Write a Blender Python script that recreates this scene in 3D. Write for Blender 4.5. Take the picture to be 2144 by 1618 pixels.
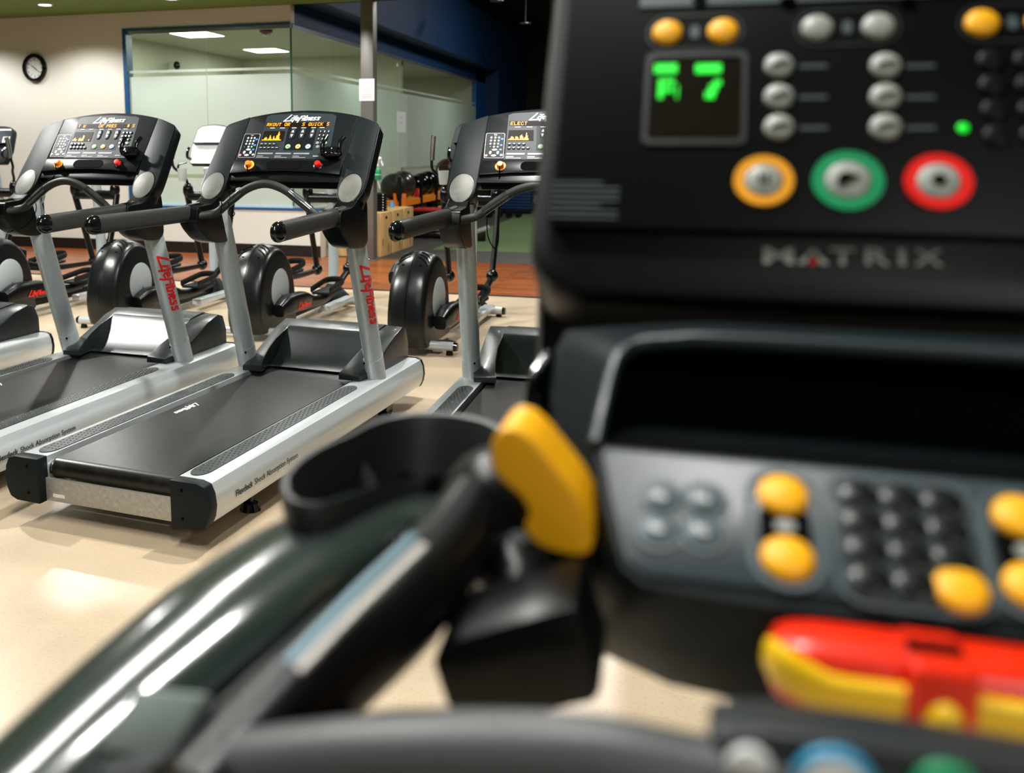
import bpy, bmesh, math, random
from mathutils import Vector as V3, Matrix
random.seed(7)
PI = math.pi
R = math.radians
for o in list(bpy.data.objects):
    bpy.data.objects.remove(o)
scene = bpy.context.scene
C = scene.collection

# ------------------------------------------------------------------ camera
FPX, PPX, PPY = 2001.0, 808.0, 648.0
CAM_H, PITCH, YAW = 1.41, R(9.67), R(17.69)
cam = bpy.data.cameras.new('camera')
camo = bpy.data.objects.new('camera', cam)
C.objects.link(camo)
camo.location = (0, 0, CAM_H)
camo.rotation_euler = (PI / 2 - PITCH, 0, YAW)
cam.sensor_width = 36
cam.lens = FPX * 36 / 2144
cam.shift_x = (1072 - PPX) / 2144
cam.shift_y = (PPY - 809) / 2144
cam.clip_start = 0.05
cam.dof.use_dof = True
cam.dof.focus_distance = 3.7
cam.dof.aperture_fstop = 3.6
cam.dof.aperture_blades = 9
scene.camera = camo
# ------------------------------------------------------------------ world, exposure
w = bpy.data.worlds.new('world')
scene.world = w
w.use_nodes = True
w.node_tree.nodes['Background'].inputs[0].default_value = (0.55, 0.7, 0.75, 1)
w.node_tree.nodes['Background'].inputs[1].default_value = 0.05
scene.view_settings.view_transform = 'Standard'
scene.view_settings.look = 'None'
scene.view_settings.gamma = 1
scene.view_settings.exposure = 0.38
# ------------------------------------------------------------------ lamps of the room (recessed ceiling lamps, plus added unseen fills)
CEIL = 3.15
def spot(x, y, z, power, size=150, blend=0.35, rad=0.07, col=(1, 0.985, 0.95), name='downlight_lamp'):
    l = bpy.data.lights.new(name, 'SPOT')
    l.energy = power; l.spot_size = R(size); l.spot_blend = blend
    l.shadow_soft_size = rad; l.color = col
    o = bpy.data.objects.new(name, l); C.objects.link(o)
    o.location = (x, y, z)
    return o
def area(x, y, z, sx, sy, power, col=(1, 0.98, 0.94), rot=(0, 0, 0), name='panel_lamp', spread=180):
    l = bpy.data.lights.new(name, 'AREA')
    l.shape = 'RECTANGLE'; l.size = sx; l.size_y = sy; l.energy = power; l.color = col; l.spread = R(spread)
    o = bpy.data.objects.new(name, l); C.objects.link(o)
    o.location = (x, y, z); o.rotation_euler = rot
    return o
VISIBLE_LIGHTS = [(-7.77, 10.45), (-6.02, 10.48)]
HIDDEN_LIGHTS = [(-9.5, 10.45), (-4.2, 10.45), (-2.4, 10.45)]
for x, y in VISIBLE_LIGHTS + HIDDEN_LIGHTS:
    spot(x, y, CEIL - 0.03, 120, 140, 0.5)
MAIN_LAMPS = [(-4.95, 4.6, 560), (-1.0, 4.1, 250), (-3.2, 7.6, 170), (-5.6, 7.6, 170), (-8.0, 7.2, 190), (-0.8, 8.2, 240),
              (-0.35, 0.85, 105), (1.9, -2.6, 270), (-7.5, 2.0, 110)]  # final pair are unseen fills, added for the front keys and left floor glare
for x, y, p in MAIN_LAMPS:
    spot(x, y, CEIL - 0.03, p, 150, 0.4)
area(-1.65, 1.55, CEIL - 0.02, 0.16, 2.4, 75, rot=(0, 0, R(12)), name='added_arm_highlight')  # unseen strip, added to draw a long highlight along the foreground arm
# panels inside the glass room
area(-6.85, 12.62, 2.975, 0.56, 0.56, 27)
area(-6.88, 15.02, 2.975, 0.56, 0.56, 27)
area(-5.4, 13.8, 2.975, 0.56, 0.56, 30)
area(-6.4, 19.2, 2.975, 0.56, 0.56, 55)
# workout floor beyond the column (high ceiling)
area(-0.8, 14.6, 4.6, 1.2, 0.3, 85, spread=180)
area(-1.6, 18.0, 4.6, 1.2, 0.3, 85, spread=180)

# ------------------------------------------------------------------ helpers
MD = Matrix.Rotation(YAW, 4, 'Z') @ Matrix.Rotation(PI / 2 - PITCH, 4, 'X')
def ray(px, py):
    return (MD @ V3(((px - PPX) / FPX, -(py - PPY) / FPX, -1.0)))
CAMP = V3((0, 0, CAM_H))
def onz(px, py, z):
    r = ray(px, py); return CAMP + r * ((z - CAM_H) / r.z)
def onY(px, py, Y):
    r = ray(px, py); return CAMP + r * (Y / r.y)
def onX(px, py, X):
    r = ray(px, py); return CAMP + r * (X / r.x)

MATS = {}
def mat(name, col, rough=0.5, metal=0.0, var=0.08, scale=30.0, bump=0.0, emit=None, estr=1.0, coat=0.0, alpha=None, trans=0.0, spec=0.5, stretch=None):
    if name in MATS: return MATS[name]
    m = bpy.data.materials.new(name); m.use_nodes = True
    nt = m.node_tree; b = nt.nodes['Principled BSDF']
    b.inputs['Roughness'].default_value = rough
    b.inputs['Metallic'].default_value = metal
    b.inputs['Specular IOR Level'].default_value = spec
    b.inputs['Coat Weight'].default_value = coat
    b.inputs['Coat Roughness'].default_value = 0.08
    b.inputs['Transmission Weight'].default_value = trans
    tc = nt.nodes.new('ShaderNodeTexCoord')
    mp = nt.nodes.new('ShaderNodeMapping'); nt.links.new(tc.outputs['Object'], mp.inputs[0])
    if stretch: mp.inputs['Scale'].default_value = stretch
    n = nt.nodes.new('ShaderNodeTexNoise'); n.inputs['Scale'].default_value = scale; n.inputs['Detail'].default_value = 4
    nt.links.new(mp.outputs[0], n.inputs['Vector'])
    r = nt.nodes.new('ShaderNodeValToRGB')
    r.color_ramp.elements[0].position = 0.3; r.color_ramp.elements[1].position = 0.7
    r.color_ramp.elements[0].color = (*[c * (1 - var) for c in col], 1)
    r.color_ramp.elements[1].color = (*[min(1, c * (1 + var)) for c in col], 1)
    nt.links.new(n.outputs['Fac'], r.inputs[0]); nt.links.new(r.outputs[0], b.inputs['Base Color'])
    if bump:
        bp = nt.nodes.new('ShaderNodeBump'); bp.inputs['Strength'].default_value = bump; bp.inputs['Distance'].default_value = 0.002
        nt.links.new(n.outputs['Fac'], bp.inputs['Height']); nt.links.new(bp.outputs[0], b.inputs['Normal'])
    if emit:
        b.inputs['Emission Color'].default_value = (*emit, 1); b.inputs['Emission Strength'].default_value = estr
    MATS[name] = m
    return m

def srgb(r, g, b):
    f = lambda c: (c / 255 / 12.92) if c / 255 <= 0.04045 else ((c / 255 + 0.055) / 1.055) ** 2.4
    return (f(r), f(g), f(b))

M_BLACK = mat('black_plastic', (0.0022, 0.0030, 0.0034), 0.30, bump=0.03, scale=300, spec=.22)
M_GLOSS = mat('glossy_black_plastic', (0.003, 0.004, 0.005), 0.12, spec=.4)
M_RUBBER = mat('black_rubber', (0.005, 0.0055, 0.0055), 0.6, bump=0.2, scale=400, spec=.2)
M_SLATE = mat('slate_plastic', (0.0062, 0.0100, 0.0110), 0.5, bump=0.15, scale=600, spec=.15)
M_PANEL = mat('console_overlay', (0.024, 0.032, 0.036), 0.45, spec=.15)
M_PANELD = mat('console_overlay_dark', (0.0045, 0.0062, 0.0075), 0.45, spec=.12)
M_SILVER = mat('silver_paint', (0.56, 0.60, 0.615), 0.30, 0.35, var=0.04, scale=200, coat=0.25)
M_UPR = mat('upright_silver_paint', (0.43, 0.49, 0.505), 0.36, 0.25, var=0.05, scale=200, coat=0.2)
M_CHROME = mat('brushed_metal', (0.62, 0.65, 0.66), 0.22, 1.0, var=0.03)
M_ALU = mat('worn_aluminium', (0.42, 0.41, 0.38), 0.5, 0.6, var=0.15, scale=60)
M_GRILLE = mat('speaker_mesh', (0.11, 0.11, 0.095), 0.55, 0.2, var=0.35, scale=14)
M_GRIP = mat('grip_foam', (0.026, 0.027, 0.026), 0.5, bump=0.2, scale=500, var=0.12, spec=.25)
M_BELT = mat('running_belt', (0.008, 0.0075, 0.007), 0.34, var=0.6, scale=9, bump=0.15, stretch=(2.5, 0.6, 1), spec=.28)
M_HOOD = mat('hood_plastic', (0.010, 0.015, 0.017), 0.32, 0.0, bump=0.2, scale=500, spec=.5, coat=.15)
M_PAD = mat('foot_pad_rubber', (0.018, 0.024, 0.026), 0.35)
M_RED = mat('red_print', (0.75, 0.012, 0.01), 0.4)
M_WHITE = mat('white_print', (0.75, 0.77, 0.78), 0.4)
M_GREYT = mat('grey_print', (0.22, 0.24, 0.26), 0.4)
M_DKTEXT = mat('dark_print', (0.02, 0.025, 0.03), 0.5)
M_ORANGE = mat('orange_plastic', (0.95, 0.22, 0.01), 0.35)
M_AMBER = mat('amber_ring', (0.90, 0.48, 0.10), 0.35)
M_REDK = mat('red_knob', (0.80, 0.02, 0.015), 0.25, coat=0.4)
M_LED = mat('amber_led', (0.9, 0.30, 0.01), 0.5, emit=(1.0, 0.30, 0.015), estr=1.3)
M_LEDOFF = mat('display_glass', (0.008, 0.004, 0.002), 0.5, spec=.08)
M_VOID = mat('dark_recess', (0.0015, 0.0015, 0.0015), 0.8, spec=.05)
M_GREENB = mat('green_key', (0.30, 0.55, 0.28), 0.4)
M_YELB = mat('yellow_key', (0.80, 0.55, 0.16), 0.4)
M_BLUEB = mat('pale_blue_key', (0.40, 0.62, 0.72), 0.4)
M_BLUEK = mat('blue_key', (0.03, 0.22, 0.60), 0.4)
M_KEY = mat('dark_key', (0.006, 0.007, 0.008), 0.3)

def props(o, label=None, cat=None, group=None, kind=None):
    if label: o['label'] = label
    if cat: o['category'] = cat
    if group: o['group'] = group
    if kind: o['kind'] = kind
    return o
def smooth(bm, ang=0.6):
    bm.normal_update()
    for f in bm.faces: f.smooth = True
    for e in bm.edges:
        if len(e.link_faces) == 2:
            try: a = e.calc_face_angle()
            except Exception: a = 0
            e.smooth = a < ang
def obj(name, bm, m, parent=None, smoothang=0.6, world=False):
    smooth(bm, smoothang)
    me = bpy.data.meshes.new(name); bm.to_mesh(me); bm.free()
    ms = m if isinstance(m, (list, tuple)) else [m]
    for q in ms: me.materials.append(q)
    o = bpy.data.objects.new(name, me); C.objects.link(o)
    if parent is not None:
        o.parent = parent
        if world: o.matrix_parent_inverse = wm(parent).inverted()
    return o
def wm(o):
    m = Matrix.Translation(o.location) @ o.rotation_euler.to_matrix().to_4x4()
    return wm(o.parent) @ m if o.parent else m
def empty(name, loc, rz=0, **k):
    o = bpy.data.objects.new(name, None); C.objects.link(o)
    o.location = loc; o.rotation_euler = (0, 0, rz); o.empty_display_size = 0.1
    return props(o, **k)
def copy_tree(o, parent=None, skip=()):
    c = o.copy(); C.objects.link(c); c.parent = parent
    if parent is not None: c.matrix_parent_inverse = o.matrix_parent_inverse.copy()
    for ch in list(o.children):
        if ch.name in skip: continue
        copy_tree(ch, c, skip)
    return c

def box(bm, c, s, rot=None, bevel=0.0, seg=2):
    g = bmesh.ops.create_cube(bm, size=1)
    vs = g['verts']
    for v in vs: v.co = V3((v.co.x * s[0], v.co.y * s[1], v.co.z * s[2]))
    if bevel:
        es = list({e for v in vs for e in v.link_edges})
        r = bmesh.ops.bevel(bm, geom=es, offset=bevel, segments=seg, profile=0.6, affect='EDGES')
        vs = list({v for f in r['faces'] for v in f.verts} | {v for v in vs if v.is_valid})
    M = Matrix.Translation(c) @ (rot.to_4x4() if rot is not None else Matrix.Identity(4))
    bmesh.ops.transform(bm, matrix=M, verts=vs)
    return vs
def nb(): return bmesh.new()
def bx(c, s, rot=None, bevel=0.0, seg=2):
    bm = nb(); box(bm, c, s, rot, bevel, seg); return bm
def frames(pts):
    n = len(pts); T = []
    for i in range(n):
        a = pts[max(0, i - 1)]; b = pts[min(n - 1, i + 1)]
        T.append((b - a).normalized())
    return T
def sweep(bm, pts, rx, ry=None, up=(0, 0, 1), seg=14, power=2.0, caps=True, round_end=False):
    """superellipse section carried along pts; rx along side, ry along up; numbers or lists"""
    pts = [V3(p) for p in pts]; n = len(pts)
    if ry is None: ry = rx
    RX = rx if isinstance(rx, (list, tuple)) else [rx] * n
    RY = ry if isinstance(ry, (list, tuple)) else [ry] * n
    T = frames(pts); up = V3(up); rings = []
    for i, p in enumerate(pts):
        s = T[i].cross(up)
        if s.length < 1e-4: s = T[i].cross(V3((1, 0, 0)))
        s.normalize(); u = s.cross(T[i]).normalized(); up = u
        ring = []
        for k in range(seg):
            a = 2 * PI * k / seg; ca, sa = math.cos(a), math.sin(a)
            e = 2.0 / power
            ring.append(bm.verts.new(p + s * (RX[i] * math.copysign(abs(ca) ** e, ca)) + u * (RY[i] * math.copysign(abs(sa) ** e, sa))))
        rings.append(ring)
    for a, b in zip(rings, rings[1:]):
        for k in range(seg):
            bm.faces.new((a[k], a[(k + 1) % seg], b[(k + 1) % seg], b[k]))
    if caps:
        bm.faces.new(rings[0][::-1]) if True else None
        bm.faces.new(rings[-1])
    bmesh.ops.recalc_face_normals(bm, faces=bm.faces)
    return rings
def smoothpath(pts, n=6):
    """Catmull-Rom through pts"""
    P = [V3(p) for p in pts]; P = [P[0] * 2 - P[1]] + P + [P[-1] * 2 - P[-2]]
    out = []
    for i in range(1, len(P) - 2):
        for k in range(n):
            t = k / n
            out.append(0.5 * ((2 * P[i]) + (P[i + 1] - P[i - 1]) * t + (2 * P[i - 1] - 5 * P[i] + 4 * P[i + 1] - P[i + 2]) * t * t + (-P[i - 1] + 3 * P[i] - 3 * P[i + 1] + P[i + 2]) * t ** 3))
    out.append(P[-2]); return out
def swp(pts, rx, ry=None, up=(0, 0, 1), seg=14, power=2.0, sm=0, caps=True):
    bm = nb(); 
    if sm:
        n0 = len(pts); pts2 = smoothpath(pts, sm)
        def ex(r):
            if isinstance(r, (list, tuple)):
                o = []
                for i in range(n0 - 1):
                    for k in range(sm): o.append(r[i] + (r[i + 1] - r[i]) * k / sm)
                o.append(r[-1]); return o
            return r
        rx, ry, pts = ex(rx), ex(ry), pts2
    sweep(bm, pts, rx, ry, up, seg, power, caps); return bm
def cyl(bm, a, b, r0, r1=None, seg=20):
    sweep(bm, [V3(a), V3(b)], [r0, r0 if r1 is None else r1], None, (0.01, 0.02, 1), seg)
def cy(a, b, r0, r1=None, seg=20):
    bm = nb(); cyl(bm, a, b, r0, r1, seg); return bm
def ball(bm, c, r, seg=16, rot=None):
    g = bmesh.ops.create_uvsphere(bm, u_segments=seg, v_segments=max(6, seg // 2 + 2), radius=1)
    s = r if isinstance(r, (tuple, list)) else (r, r, r)
    M = Matrix.Translation(c) @ (rot.to_4x4() if rot is not None else Matrix.Identity(4)) @ Matrix.Diagonal((*s, 1))
    bmesh.ops.transform(bm, matrix=M, verts=g['verts'])
def bl(c, r, seg=16, rot=None):
    bm = nb(); ball(bm, c, r, seg, rot); return bm
def prism(bm, poly, off, bevel=0.0, seg=2):
    """poly: list of 3D points (planar), off: extrusion vector (away from viewer)"""
    vs = [bm.verts.new(V3(p)) for p in poly]
    f = bm.faces.new(vs)
    r = bmesh.ops.extrude_face_region(bm, geom=[f])
    nv = [g for g in r['geom'] if isinstance(g, bmesh.types.BMVert)]
    bmesh.ops.translate(bm, vec=V3(off), verts=nv)
    bmesh.ops.recalc_face_normals(bm, faces=bm.faces)
    if bevel:
        es = [e for e in bm.edges if e.is_valid and len(e.link_faces) == 2 and e.calc_face_angle() > 0.35]
        bmesh.ops.bevel(bm, geom=es, offset=bevel, segments=seg, profile=0.5, affect='EDGES', clamp_overlap=True)
def pr(poly, off, bevel=0.0, seg=2):
    bm = nb(); prism(bm, poly, off, bevel, seg); return bm
def lathe(bm, prof, c=(0, 0, 0), seg=24, rot=None):
    M = Matrix.Translation(c) @ (rot.to_4x4() if rot is not None else Matrix.Identity(4))
    rings = []
    for r, z in prof:
        rings.append([bm.verts.new(M @ V3((r * math.cos(2 * PI * k / seg), r * math.sin(2 * PI * k / seg), z))) for k in range(seg)])
    for a, b in zip(rings, rings[1:]):
        for k in range(seg): bm.faces.new((a[k], a[(k + 1) % seg], b[(k + 1) % seg], b[k]))
    closed = (abs(prof[0][0] - prof[-1][0]) < 1e-6 and abs(prof[0][1] - prof[-1][1]) < 1e-6)
    if prof[0][0] > 1e-5 and not closed: bm.faces.new(rings[0][::-1])
    if prof[-1][0] > 1e-5 and not closed: bm.faces.new(rings[-1])
    bmesh.ops.remove_doubles(bm, verts=bm.verts, dist=1e-6)
    bmesh.ops.recalc_face_normals(bm, faces=bm.faces)
def lt(prof, c=(0, 0, 0), seg=24, rot=None):
    bm = nb(); lathe(bm, prof, c, seg, rot); return bm
def rrect(cx, cy_, w_, h_, r, n=5):
    out = []
    for (sx, sy, a0) in ((1, 1, 0), (-1, 1, 90), (-1, -1, 180), (1, -1, 270)):
        for k in range(n + 1):
            a = R(a0 + 90 * k / n)
            out.append((cx + sx * (w_ / 2 - r) + r * math.cos(a), cy_ + sy * (h_ / 2 - r) + r * math.sin(a)))
    return out
def ngon(cx, cy_, rx, ry, n=20):
    return [(cx + rx * math.cos(2 * PI * k / n), cy_ + ry * math.sin(2 * PI * k / n)) for k in range(n)]
def poly_round(pts, r, n=4):
    """round the corners of a 2D polygon"""
    out = []; m = len(pts)
    P = [V3((p[0], p[1], 0)) for p in pts]
    rr = r if isinstance(r, (list, tuple)) else [r] * m
    for i in range(m):
        a, b, c = P[i - 1], P[i], P[(i + 1) % m]
        d1 = (a - b); d2 = (c - b); q = min(rr[i], d1.length * 0.49, d2.length * 0.49)
        if q < 1e-5: out.append((b.x, b.y)); continue
        s = b + d1.normalized() * q; e = b + d2.normalized() * q
        for k in range(n + 1):
            t = k / n; p = s * (1 - t) ** 2 + b * 2 * t * (1 - t) + e * t * t
            out.append((p.x, p.y))
    return out
class Plane:
    """u,v plane at origin o (in a parent's space): u = +x, v = up the slope, n = outward"""
    def __init__(s, o, tau, ux=(1, 0, 0)):
        s.o = V3(o); s.u = V3(ux); t = tau
        s.v = V3((0, math.sin(t), math.cos(t))); s.n = V3((0, -math.cos(t), math.sin(t)))
    def p(s, u, v, d=0.0): return s.o + s.u * u + s.v * v + s.n * d
    def rot(s): return Matrix((s.u, s.v, s.n)).transposed()
    def plate(s, poly, d0, d1, bevel=0.0):
        return pr([s.p(u, v, d1) for u, v in poly], s.n * (d0 - d1), bevel)
    def addplate(s, bm, poly, d0, d1):
        prism(bm, [s.p(u, v, d1) for u, v in poly], s.n * (d0 - d1))
DG = None
def text(name, body, size, m, origin, xdir, ydir, parent, shear=0.0, bold=0.0, extrude=0.0004, align='LEFT', sx=1.0, spacing=1.0):
    cu = bpy.data.curves.new(name, 'FONT'); cu.body = body; cu.size = size; cu.shear = shear
    cu.offset = bold; cu.extrude = extrude; cu.align_x = align; cu.space_character = spacing; cu.resolution_u = 3
    t = bpy.data.objects.new(name + '_c', cu); C.objects.link(t)
    dg = bpy.context.evaluated_depsgraph_get(); dg.update()
    me = bpy.data.meshes.new_from_object(t.evaluated_get(dg))
    bpy.data.objects.remove(t)
    X = V3(xdir).normalized(); Y = V3(ydir).normalized(); Z = X.cross(Y)
    M = Matrix.Translation(V3(origin)) @ Matrix((X, Y, Z)).transposed().to_4x4() @ Matrix.Diagonal((sx, 1, 1, 1))
    me.transform(M); me.materials.clear(); me.materials.append(m); me.name = name
    o = bpy.data.objects.new(name, me); C.objects.link(o)
    if parent is not None: o.parent = parent
    return o
def script_logo(name, m, origin, xdir, ydir, length, parent, th=0.0005, wrap=None, ys=.85, wd=0.15):
    """hand lettering 'LifeFitness': long-footed L and F drawn as strokes, small letters sheared"""
    s = length / 10.0
    X = V3(xdir).normalized(); Y = V3(ydir).normalized(); Z = X.cross(Y); O = V3(origin)
    strokes = [
        [(1.6, 2.3), (0.0, 0.05), (2.5, 0.25)],                      # L
        [(2.15, 1.35), (1.75, 0.35)], [(2.35, 1.95), (2.42, 1.8)],   # i
        [(3.25, 1.9), (2.85, 1.9), (2.35, -0.25)], [(2.45, 1.25), (3.15, 1.25)],   # f
        [(3.05, 0.8), (3.75, 0.95), (3.7, 1.35), (3.3, 1.35), (3.0, 0.6), (3.25, 0.3), (3.75, 0.45)],   # e
        [(5.3, 1.9), (4.45, 1.75), (3.75, -0.4)], [(4.3, 1.1), (5.0, 1.15)],     # F
        [(5.2, 1.1), (4.9, 0.3)], [(5.35, 1.65), (5.42, 1.5)],       # i
        [(5.95, 1.95), (5.4, 0.3), (5.75, 0.3)], [(5.4, 1.35), (6.2, 1.4)],        # t
        [(6.3, 1.2), (6.0, 0.3)], [(6.2, 0.9), (6.75, 1.25), (6.85, 1.0), (6.6, 0.3)],  # n
        [(7.05, 0.8), (7.6, 0.95), (7.6, 1.3), (7.25, 1.3), (7.0, 0.6), (7.15, 0.3), (7.6, 0.4)],    # e
        [(8.6, 1.25), (8.15, 1.3), (8.05, 0.95), (8.4, 0.7), (8.25, 0.32), (7.8, 0.35)],  # s
        [(9.6, 1.25), (9.15, 1.3), (9.05, 0.95), (9.4, 0.7), (9.25, 0.32), (8.8, 0.35)]]  # s
    bm = nb()
    kz_ = 0
    for st in strokes:
        for (a, b) in zip(st, st[1:]):
            kz_ += 1; tz = th + kz_ * .00004
            a = V3((a[0], a[1], 0)); b = V3((b[0], b[1], 0)); d = (b - a).normalized(); q = V3((-d.y, d.x, 0)) * wd
            a = a - d * wd * 0.7; b = b + d * wd * 0.7
            if wrap:
                m_ = max(1, int((b - a).length / .5)); L0 = [wrap((a + q).lerp(b + q, k / m_) * s, kz_ * .00006) for k in range(m_ + 1)]; L1 = [wrap((a - q).lerp(b - q, k / m_) * s, kz_ * .00006) for k in range(m_ + 1)]
                v0 = [bm.verts.new(p) for p in L0]; v1 = [bm.verts.new(p) for p in L1]
                for k in range(m_): bm.faces.new((v0[k], v1[k], v1[k + 1], v0[k + 1]))
            else: prism(bm, [O + (X * c.x + Y * (c.y * ys)) * s + Z * tz for c in (a + q, a - q, b - q, b + q)], -Z * tz)
    return obj(name, bm, m, parent)

FONT5 = {'A': "01110 10001 10001 11111 10001 10001 10001", 'R': "11110 10001 10001 11110 10100 10010 10001", 'K': "10001 10010 10100 11000 10100 10010 10001",
 'O': "01110 10001 10001 10001 10001 10001 01110", 'U': "10001 10001 10001 10001 10001 10001 01110", 'T': "11111 00100 00100 00100 00100 00100 00100",
 'P': "11110 10001 10001 11110 10000 10000 10000", 'S': "01111 10000 10000 01110 00001 00001 11110", 'Q': "01110 10001 10001 10001 10101 10010 01101",
 'I': "01110 00100 00100 00100 00100 00100 01110", 'C': "01110 10001 10000 10000 10000 10001 01110", 'W': "10001 10001 10001 10101 10101 10101 01010",
 'E': "11111 10000 10000 11110 10000 10000 11111", 'L': "10000 10000 10000 10000 10000 10000 11111", '#': "01010 01010 11111 01010 11111 01010 01010", ' ': "00000 00000 00000 00000 00000 00000 00000"}
def dots(bm, pl, grid, u0, v1, du, dv, d, fill=0.8):
    for j, row in enumerate(grid):
        for i, ch in enumerate(row):
            if ch == '1':
                u = u0 + i * du; v = v1 - j * dv
                pl.addplate(bm, [(u, v - dv * fill), (u + du * fill, v - dv * fill), (u + du * fill, v), (u, v)], d, d + 0.0006)

# ------------------------------------------------------------------ the treadmill
def rail_section(g=0.0):
    return [(.298 - g, .25 + g), (.405, .25 + g), (.432 + g, .240 + g), (.447 + g, .21), (.453 + g, .165), (.447 + g, .125), (.432 + g, .095 - g), (.405, .082 - g), (.298 - g, .08 - g)]
TP = Plane((0, 1.45, 1.29), R(37))
def make_treadmill():
    t = empty('treadmill', (0, 0, 0))
    for s in (-1, 1):
        sec = rail_section()
        rl = obj('side_rail', pr([(s * x, 2.195, z) for x, z in sec], (0, -2.15, 0)), M_SILVER, t)
        obj('front_cap', pr([(s * x, 2.205, z) for x, z in rail_section(.003)], (0, -.02, 0), .003), M_BLACK, rl)
        ec = obj('end_cap', pr([(s * x, .05, z) for x, z in rail_section(.004)], (0, -.055, 0), .006), M_SLATE, rl)
        bm = nb()
        for z in (.222, .117): cyl(bm, (s * .345, .01, z), (s * .345, -.0065, z), .006, seg=12)
        obj('cap_screw', bm, M_VOID, rl)
        # foot pad with raised dots
        poly = []
        for k in range(9): a = PI + PI * k / 8; poly.append((.345 + .038 * math.cos(a), .135 + .06 * math.sin(a)))
        for k in range(9): a = PI * k / 8; poly.append((.345 + .038 * math.cos(a), 1.415 + .055 * math.sin(a)))
        bm = pr([(s * x, y, .2535) for x, y in poly], (0, 0, -.006))
        for j in range(50):
            for i in range(3 if j % 2 else 4):
                x = .345 + (i - (1 if j % 2 else 1.5)) * .018; y = .125 + j * .0262
                r = .0052; rings = []
                for (q, h) in ((1, 0), (.75, .0022), (.35, .0032)):
                    rings.append([bm.verts.new((s * x + q * r * math.cos(PI / 3 * k), y + q * r * math.sin(PI / 3 * k), .2535 + h)) for k in range(6)])
                for a, b in zip(rings, rings[1:]):
                    for k in range(6): bm.faces.new((a[k], a[(k + 1) % 6], b[(k + 1) % 6], b[k]))
                bm.faces.new(rings[-1])
        bmesh.ops.recalc_face_normals(bm, faces=bm.faces)
        obj('foot_pad', bm, M_PAD, rl, 1.2)
        if s > 0:
            a = text('rail_lettering', 'Flexdeck', .034, M_DKTEXT, (.4545, .175, .150), (0, 1, 0), (0, 0, 1), rl, bold=.0007)
            text('rail_lettering', 'Shock Absorption System', .034, M_DKTEXT, (.4545, .312, .150), (0, 1, 0), (0, 0, 1), rl)
        # foot under the rail
        bm = nb(); cyl(bm, (s * .37, .42, .09), (s * .37, .42, .03), .012); cyl(bm, (s * .37, .42, .03), (s * .37, .42, 0), .03, .042)
        obj('levelling_foot', bm, M_GLOSS, t)
        bm = nb(); cyl(bm, (s * .33, 1.85, .045), (s * .385, 1.85, .045), .045, seg=24); box(bm, (s * .36, 1.87, .075), (.02, .12, .05))
        obj('wheel', bm, M_GLOSS, t)
    # deck, belt, roller, rear bar
    obj('deck', bx((0, .95, .19), (.59, 1.72, .06)), M_VOID, t)
    prof = [(1.80, .238)] + [(.085 - .041 * math.sin(a), .197 + .041 * math.cos(a)) for a in [PI * k / 10 for k in range(11)]] + [(1.80, .156)]
    bm = nb(); inner = [(y + (.004 if y < .1 else 0), z + (-.004 if z > .197 else .004)) for y, z in prof]
    loop = prof + inner[::-1]
    prism(bm, [(-.272, y, z) for y, z in loop], (.544, 0, 0))
    belt = obj('running_belt', bm, M_BELT, t)
    script_logo('belt_lettering', M_WHITE, (-.225, .95, .2385), (0, -1, 0), (1, 0, 0), .19, belt)
    bm = nb()
    for s in (-1, 1):
        cyl(bm, (s * .272, .085, .197), (s * .296, .085, .197), .03, .026, 24); cyl(bm, (s * .28, .085, .197), (s * .288, .085, .197), .036, seg=24)
    obj('rear_roller', bm, M_CHROME, t)
    rb = obj('rear_crossbar', bx((0, .04, .125), (.60, .014, .090), bevel=.003), M_ALU, t)
    obj('sticker', bx((-.235, .0335, .105), (.055, .002, .013)), M_WHITE, rb)
    # motor hood : concave scoop + top + skirts
    scoop = [(1.715, .247), (1.735, .253), (1.77, .268), (1.82, .303), (1.87, .348), (1.91, .39), (1.943, .421)]
    top = [(1.96, .427), (2.02, .435), (2.095, .441), (2.15, .425), (2.18, .36), (2.185, .12)]
    full = scoop + top
    bm = nb(); n = 9
    cols = []
    for i in range(n):
        x = -.262 + .524 * i / (n - 1)
        cols.append([bm.verts.new((x, y, z)) for y, z in full])
    for a, b in zip(cols, cols[1:]):
        for k in range(len(full) - 1): bm.faces.new((a[k], b[k], b[k + 1], a[k + 1]))
    bmesh.ops.recalc_face_normals(bm, faces=bm.faces)
    r = bmesh.ops.solidify(bm, geom=bm.faces[:], thickness=-.004)
    hood = obj('motor_hood', bm, M_HOOD, t)
    rid = [(1.565, .285), (1.62, .315), (1.70, .350), (1.80, .385), (1.90, .412), (1.96, .427), (2.095, .441), (2.15, .425), (2.18, .36), (2.185, .12)]
    out = [(1.565, .278), (1.62, .283), (1.70, .298), (1.80, .333), (1.90, .374), (1.98, .408), (2.095, .438), (2.15, .420), (2.18, .35), (2.185, .12)]
    for s in (-1, 1):
        bm = nb(); A = []; B = []; A0 = []; B0 = []
        for k in range(len(rid)):
            xi = .222 if k == 0 else (.236 if k == 1 else (.25 if k == 2 else .26)); xo = .335 if k == 0 else (.35 if k == 1 else .362)
            A.append(bm.verts.new((s * xi, *rid[k]))); B.append(bm.verts.new((s * xo, *out[k])))
            zl = .252 if k < 4 else (.2515 if k < 9 else .11)
            A0.append(bm.verts.new((s * (xi + (.006 if k > 1 else 0)), rid[k][0], min(zl, rid[k][1] - .01)))); B0.append(bm.verts.new((s * xo, out[k][0], min(zl, out[k][1] - .01))))
        for k in range(len(rid) - 1):
            bm.faces.new((A[k], B[k], B[k + 1], A[k + 1])); bm.faces.new((B[k], B0[k], B0[k + 1], B[k + 1]))
            bm.faces.new((A0[k], A[k], A[k + 1], A0[k + 1])); bm.faces.new((A0[k], A0[k + 1], B0[k + 1], B0[k]))
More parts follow.
